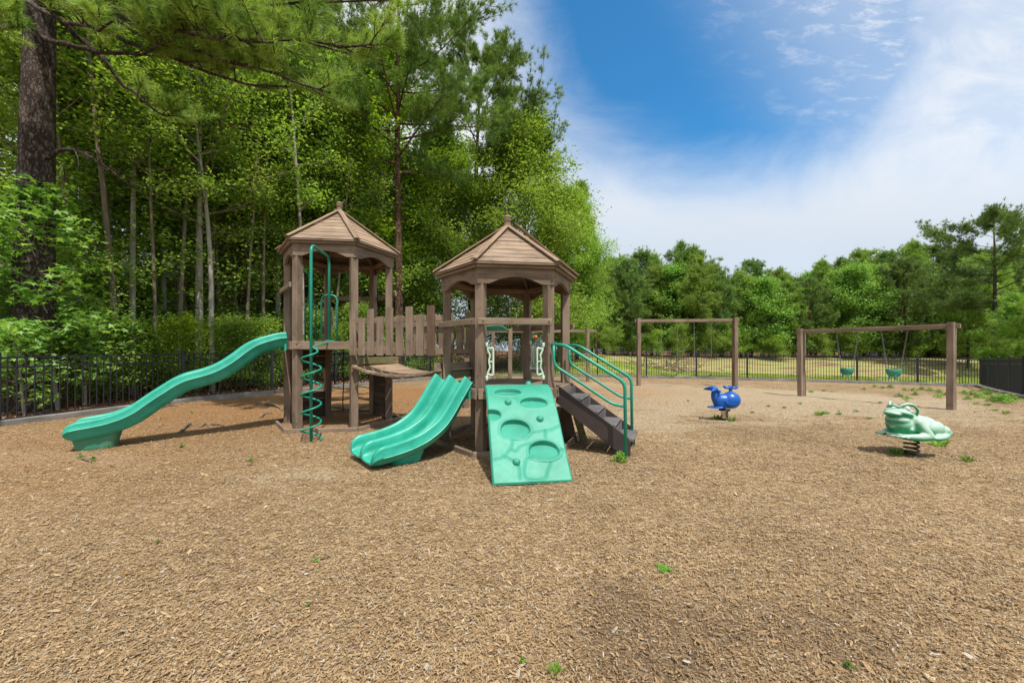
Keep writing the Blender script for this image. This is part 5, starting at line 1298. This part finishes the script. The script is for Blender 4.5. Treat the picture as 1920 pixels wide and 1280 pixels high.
# ---------------------------------------------------------------- houses behind the trees
def sidingmat(name, c):
    m, nt, p, o = newmat(name); ge = N(nt, 'ShaderNodeNewGeometry'); s3 = N(nt, 'ShaderNodeSeparateXYZ'); L(nt, ge.outputs['Position'], s3.inputs[0])
    fr = M(nt, 'FRACT', M(nt, 'MULTIPLY', s3.outputs[2], 7.0)); n = NOISE(nt, ge.outputs['Position'], 1.5, 4)
    col = MIX(nt, n, tuple(x*.88 for x in c), c); L(nt, col, p.inputs['Base Color']); p.inputs['Roughness'].default_value = .6; bumpto(nt, p, fr, .8, .03); return m
M_siding = sidingmat('pale_siding', (.52, .54, .58)); M_siding2 = sidingmat('cream_siding', (.6, .57, .48))
M_shingle = barkmat('grey_shingle', (.09, .09, .1), (.16, .16, .17), 1.0, False); M_trimw = plastic('white_trim', (.72, .72, .7)); M_glass, nt_, p_g, _o = newmat('window_glass'); p_g.inputs['Base Color'].default_value = (.03, .04, .05, 1); p_g.inputs['Roughness'].default_value = .08
def house(c, w, dp, h, rise, yaw, wallm, label):
    root = thing('house', (0, 0, 0), label, 'house', 'houses behind the trees'); z = 0
    b = MB(); b.box((0, 0, h/2), (w, dp, h), .01); 
    for s in (-1, 1): b.prism([Vector((s*w/2-.05*(s > 0)-.0, -dp/2, h)), Vector((s*w/2-.05*(s > 0), dp/2, h)), Vector((s*w/2-.05*(s > 0), 0, h+rise))], (.05, 0, 0))
    link('wall', b.mesh('wall', wallm), root); b = MB()
    for s in (-1, 1): 
        e0 = Vector((0, s*(dp/2+.5), h-.5*rise/(dp/2))); r0 = Vector((0, -s*.02, h+rise+.03)); dd = (r0-e0); m_ = (e0+r0)/2
        b.beam(Vector((-w/2-.4, m_.y, m_.z+.06)), Vector((w/2+.4, m_.y, m_.z+.06)), dd.length, .10, dd.cross(Vector((1, 0, 0))).normalized()*(-s), .01)
    link('roof', b.mesh('roof', M_shingle), root)
    for lv in range(max(1, int(h/2.7))):
        for k in range(int(w/2.6)):
            for s in (-1, 1):
                x = -w/2+1.4+k*2.6; zc = 1.5+2.7*lv; b = MB(); y_ = s*(dp/2+.03)
                for q in (-.5, .5): b.box((x+q, y_, zc), (.09, .07, 1.35), .004); 
                for q in (-.66, 0, .66): b.box((x, y_, zc+q), (.91, .06, .07), .004)
                fr = link('window', b.mesh('window', M_trimw), root); b = MB(); b.box((x, s*(dp/2+.012), zc), (.95, .02, 1.3), .002); link('pane', b.mesh('pane', M_glass), fr)
    root.location = (c.x, c.y, g(c.x, c.y)-.05); root.rotation_euler.z = yaw
p = at(240, 24.5); house(p, 9, 7, 5.2, 2.2, .5, M_siding, 'pale grey sided house half hidden behind the wood on the left')
p = at(445, 29); house(p, 8, 7, 4.6, 2.2, .35, M_siding2, 'cream sided house showing through the trees behind the taller tower')
p = at(670, 36); house(p, 11, 7, 5.0, 2.2, .2, M_siding, 'pale house glimpsed through the trees behind the bridge')
p = at(1925, 46); house(p, 9, 7, 2.7, 2.0, -.5, M_siding2, 'low pale house with a grey roof behind the pines at the right edge')
p = at(1672, 62); house(p, 10, 7, 2.8, 2.0, .1, M_siding, 'pale house glimpsed low between the far pine trunks')

# ---------------------------------------------------------------- grass field, weeds, leaf litter, roots, brush
def blades(n, X, Y, h, w, mat, name, label, cat, lean=.35):
    zz = gz(X, Y); k = len(X); a = RNG.uniform(0, 6.28, k); hh = h*RNG.uniform(.5, 1.2, k); C = np.stack([X, Y, zz], -1); s = np.stack([np.cos(a), np.sin(a), 0*a], -1)*w*.5
    t = C+np.stack([RNG.normal(0, lean, k)*hh, RNG.normal(0, lean, k)*hh, hh], -1)
    V = np.stack([C-s, C+s, t], 1).reshape(-1, 3); o = link(name, fastmesh(bpy.data.meshes.new(name), V, np.arange(k*3).reshape(k, 3), mat, dict(rnd=np.repeat(RNG.random(k), 3)))); tag(o, label, cat, kind='stuff')
n = 90000; X = RNG.uniform(-1, 42, n); Y = yback(X)+.12+8.5*RNG.random(n)**1.2; nn = np.array([mnoise.noise((x*.7, y*1.1, 3)) for x, y in zip(X, Y)]); ok = (nn > -.12) & ((X > 0) | (Y > 21)); 
blades(0, X[ok], Y[ok], .075, .022, M_grassb, 'grass', 'short green and straw grass growing beyond the back fence', 'grass')
# leaf litter in the wood
n = 26000; X = RNG.uniform(-16, -1, n); Y = RNG.uniform(4, 24, n); d_ = -sdist(X, Y); ok = (~inside(X, Y)) & (d_ < 4.5) & (d_ > .1) & (X < np.interp(Y, [0, 20, 24], [-9, -2.3, .5])+3)
X, Y = X[ok], Y[ok]; Cc = np.stack([X, Y, gz(X, Y)+.012], -1); V, Fc, rv = leafcloud(Cc, .075, .35, .6)
M_litter = leafmat('dead_leaf', [(.12, .045, .02), (.24, .10, .045), (.34, .18, .09), (.42, .30, .2)], .05)
o = link('leaf_litter', fastmesh(bpy.data.meshes.new('leaf_litter'), V, Fc, M_litter, dict(rnd=rv))); tag(o, 'brown fallen leaves covering the ground of the wood', 'leaf litter', kind='stuff')
# weeds: each clump a plant of its own
def weedmesh(name, kind, n, h, r):
    if kind == 'grass':
        a = RNG.uniform(0, 6.28, n); d0 = r*np.sqrt(RNG.random(n)); C = np.stack([np.cos(a)*d0, np.sin(a)*d0, np.zeros(n)], -1); D = np.stack([np.cos(a)*.45, np.sin(a)*.45, np.ones(n)], -1)
        D += RNG.normal(0, .25, D.shape); D /= np.linalg.norm(D, axis=1)[:, None]; hh = h*RNG.uniform(.5, 1.1, n)[:, None]; s = np.cross(D, [0, 0, 1.]); s /= np.linalg.norm(s, axis=1)[:, None]
        mid_ = C+D*hh*.6; tip = mid_+D*hh*.4; tip[:, 2] -= hh[:, 0]*.18; w = .006
        V = np.stack([C-s*w, C+s*w, mid_+s*w*.8, tip, mid_-s*w*.8], 1).reshape(-1, 3); Fc = np.arange(n*5).reshape(n, 5); rv = np.repeat(RNG.random(n), 5)
    else:
        a = RNG.uniform(0, 6.28, n); d0 = r*RNG.random(n)**.6*(1+.35*np.sin(a*3+1)+.25*np.sin(a*5)); C = np.stack([np.cos(a)*d0, np.sin(a)*d0, h*RNG.random(n)*(1-.6*d0/r)+.008], -1); V, Fc, rv = leafcloud(C, .03 if kind == 'mat' else .045, .45 if kind == 'mat' else .6, .55)
    return fastmesh(bpy.data.meshes.new(name), V, Fc, M_weed, dict(rnd=rv))
WG = [weedmesh('grass_tuft%d' % k, 'grass', 46, .11, .06) for k in range(2)]; WL = [weedmesh('leafy_weed%d' % k, 'leaf', 240, .17, .13) for k in range(2)]; WM = weedmesh('weed_mat', 'mat', 520, .025, .10); WS = weedmesh('small_weed', 'leaf', 22, .035, .03); WB = weedmesh('bush_weed', 'leaf', 420, .24, .14)
def weed(m, px_, py_, lab, s=1.0, grp=None, kind='weed', cat='weed'):
    p = gp(px_, py_); o = link(kind, m); o.location = (p.x, p.y, p.z+.002); o.rotation_euler.z = RNG.uniform(0, 6.28); o.scale = (s, s, s); tag(o, lab, cat, grp)
weed(WB, 1163, 864, 'bushy bright green weed at the foot of the stair handrail', .58)
weed(WM, 1245, 1067, 'flat bright green weed mat alone on the chips in the foreground', .42)
weed(WG[0], 1040, 1262, 'green grass tuft at the bottom edge of the foreground', .42)
weed(WS, 980, 1243, 'small green seedling left of the bottom grass tuft', .5)
weed(WS, 1590, 1250, 'small green seedling at the lower right of the foreground', .5)
weed(WS, 296, 1016, 'tiny green seedling alone on the chips at left', .45); weed(WS, 591, 1052, 'tiny green seedling below the double slide in the foreground', .45); weed(WS, 577, 1135, 'tiny green seedling near the bottom left of the foreground', .4)
weed(WG[1], 203, 838, 'small green weed beside the foot of the wave slide', .8); weed(WG[1], 1345, 785, 'grass tuft at the left of the whale spring', 1.1); weed(WG[0], 1374, 789, 'bright grass tuft at the right of the whale spring', 1.0)
weed(WG[0], 1683, 852, 'grass tuft left of the frog spring', 1.1); weed(WG[1], 1760, 835, 'wide grass tuft right of the frog', 1.3); weed(WG[1], 1813, 864, 'small pale grass tuft nearest the right edge', .8)
for px_, py_, s in [(1535, 778, 1.6), (1548, 776, 1.2), (1572, 777, .9), (1630, 785, .8), (1605, 772, .8), (1521, 735, 1.3), (1545, 733, 1.2), (1650, 755, .7), (1700, 752, .8), (1886, 775, 1.2), (1865, 770, .9), (1560, 735, .9), (1850, 760, 1.3), (1830, 757, 1.1), (1440, 762, .8), (1470, 765, .8), (1410, 774, .8), (1500, 757, .8)]:
    weed(WG[k % 2], px_, py_, 'low grass tuft scattered on the worn chips near the toddler swings', s*.7, 'grass tufts near the toddler swings', 'grass_tuft', 'grass')
for k, (px_, py_, s) in enumerate([(1640, 726, 1), (1655, 728, .9), (1670, 727, 1.2), (1686, 744, 1.1), (1697, 732, .9), (1712, 733, 1.1), (1728, 731, 1.2), (1744, 733, 1.2), (1760, 736, 1.1), (1700, 748, .9), (1716, 741, 1), (1759, 745, 1.1), (1808, 738, 1.2), (1822, 741, 1.4), (1838, 746, 1.4), (1850, 740, 1.2), (1862, 752, 1.4), (1874, 747, 1.5), (1884, 755, 1.9), (1896, 751, 1.7), (1844, 733, 1.2), (1856, 737, 1.1), (1815, 749, 1.0), (1775, 741, 1.1), (1620, 731, .8)]):
    weed(WL[k % 2], px_, py_, 'leafy bright weed sprouting by the fence in the right back corner', s*.75, 'leafy weeds in the right back corner')
for k, (px_, py_) in enumerate([(150, 858), (175, 862), (1290, 752), (340, 838), (360, 773), (470, 865)]):
    weed(WS, px_, py_, 'small seedling dotting the chips around the play structure', 1.0, 'seedlings around the play structure')
# surface roots near the wave slide
def root_(pts, r, lab):
    P = smooth_path([gp(x, y)+Z*z for x, y, z in pts], 6); m = len(P); b = MB(); b.tube(P, [r*(1-.55*i/m)*(1+.15*math.sin(i*1.7)) for i in range(m)], 7); o = b.build('tree_root', M_barkb); tag(o, lab, 'root', 'tree roots breaking the surface')
root_([(336, 812, -.01), (347, 803, .03), (357, 797, .03), (366, 799, -.02)], .028, 'thick short root arching out of the chips under the wave slide')
root_([(375, 800, -.01), (386, 796, .02), (392, 800, -.01)], .02, 'small looped root under the middle of the wave slide')
root_([(395, 795, .0), (412, 797, .02), (420, 798, .0)], .015, 'thin root end lying under the middle of the wave slide')
root_([(482, 757, .0), (505, 759, .03), (520, 763, .03), (530, 770, .0)], .04, 'long pale root left of the taller tower')
root_([(488, 783, -.0), (497, 777, .03), (510, 775, .0)], .018, 'short forked root near the left side of the taller tower')
root_([(624, 762, .0), (640, 766, .04), (655, 771, .05), (690, 762, .04), (705, 758, 0)], .035, 'pale root crossing behind the climbing net')
root_([(145, 858, 0), (158, 862, .015), (172, 866, 0)], .014, 'dark thin twig-like root in front of the wave slide foot')
# fallen leaf and large chips on the foreground
p = gp(237, 1077); V, Fc, rv = starcloud(np.array([[0, 0, .012]]), .05, .1); M_oleaf = leafmat('orange_leaf', [(.5, .22, .05)]*2+[(.55, .27, .08)]*2, .1)
o = link('fallen_leaf', fastmesh(bpy.data.meshes.new('fallen_leaf'), V, Fc, M_oleaf, dict(rnd=rv))); o.location = p; tag(o, 'orange fallen leaf on the chips at the left of the foreground', 'leaf')
# brush pile in the basin
pth = []; p = at(1228, 29); z0 = g(p.x, p.y)
for k in range(150):
    c = np.array([p.x+RNG.normal(0, 1.5), p.y+RNG.normal(0, .7), z0+abs(RNG.normal(0, .35))]); pth.append((limb(c, RNG.uniform(0, 6.28), RNG.normal(0, .5), RNG.uniform(.5, 1.6), 3, 0, .2), np.linspace(.03, .012, 4)))
Vt, Ft = seg_tubes(pth, 4); o = link('brush_pile', fastmesh(bpy.data.meshes.new('brush_pile'), Vt, Ft, M_barkb)); tag(o, 'heap of grey and brown brushwood on the bank beyond the back fence', 'brush pile', kind='stuff')
# many slim bare trunks standing through the wood
slim = [broadleaf('sapling%d' % k, 12+k, 1.6, 6.5, 14, 3000, .14, .07+.012*k, M_leaf, m_, M_barkb, lean=.03) if False else broadleaf('sapling%d' % k, 12+k, 1.8, 6.3, 14, 3200, .14, .07+.014*k, M_leaf, m_, spread=.3, lean=.03) for k, m_ in enumerate((M_barkb, M_barkb, M_barkp))]
for k, (px_, Y) in enumerate([(150, 10.6), (224, 11.0), (251, 11.6), (296, 11.7), (333, 12.2), (398, 12.6), (456, 13.6), (492, 14.3), (566, 15.6), (620, 16.9), (160, 12.2), (205, 13.1), (222, 14.5), (280, 14.2), (312, 13.6), (338, 15.2), (356, 14.6), (395, 14.4), (408, 16.6), (432, 16.1), (478, 17.5), (506, 16.6), (545, 19), (578, 20), (612, 19.5), (640, 21), (680, 20.5), (715, 22), (770, 22.4), (812, 24), (835, 25.5), (268, 17.5), (180, 16.5), (375, 19), (445, 20.5), (30, 13.5)]):
    wood('slender_tree', slim[k % 3], px_, Y, 'slender young tree with a thin bare trunk standing among the others in the wood', 'tree', 'slender trees of the wood', RNG.uniform(.85, 1.15))
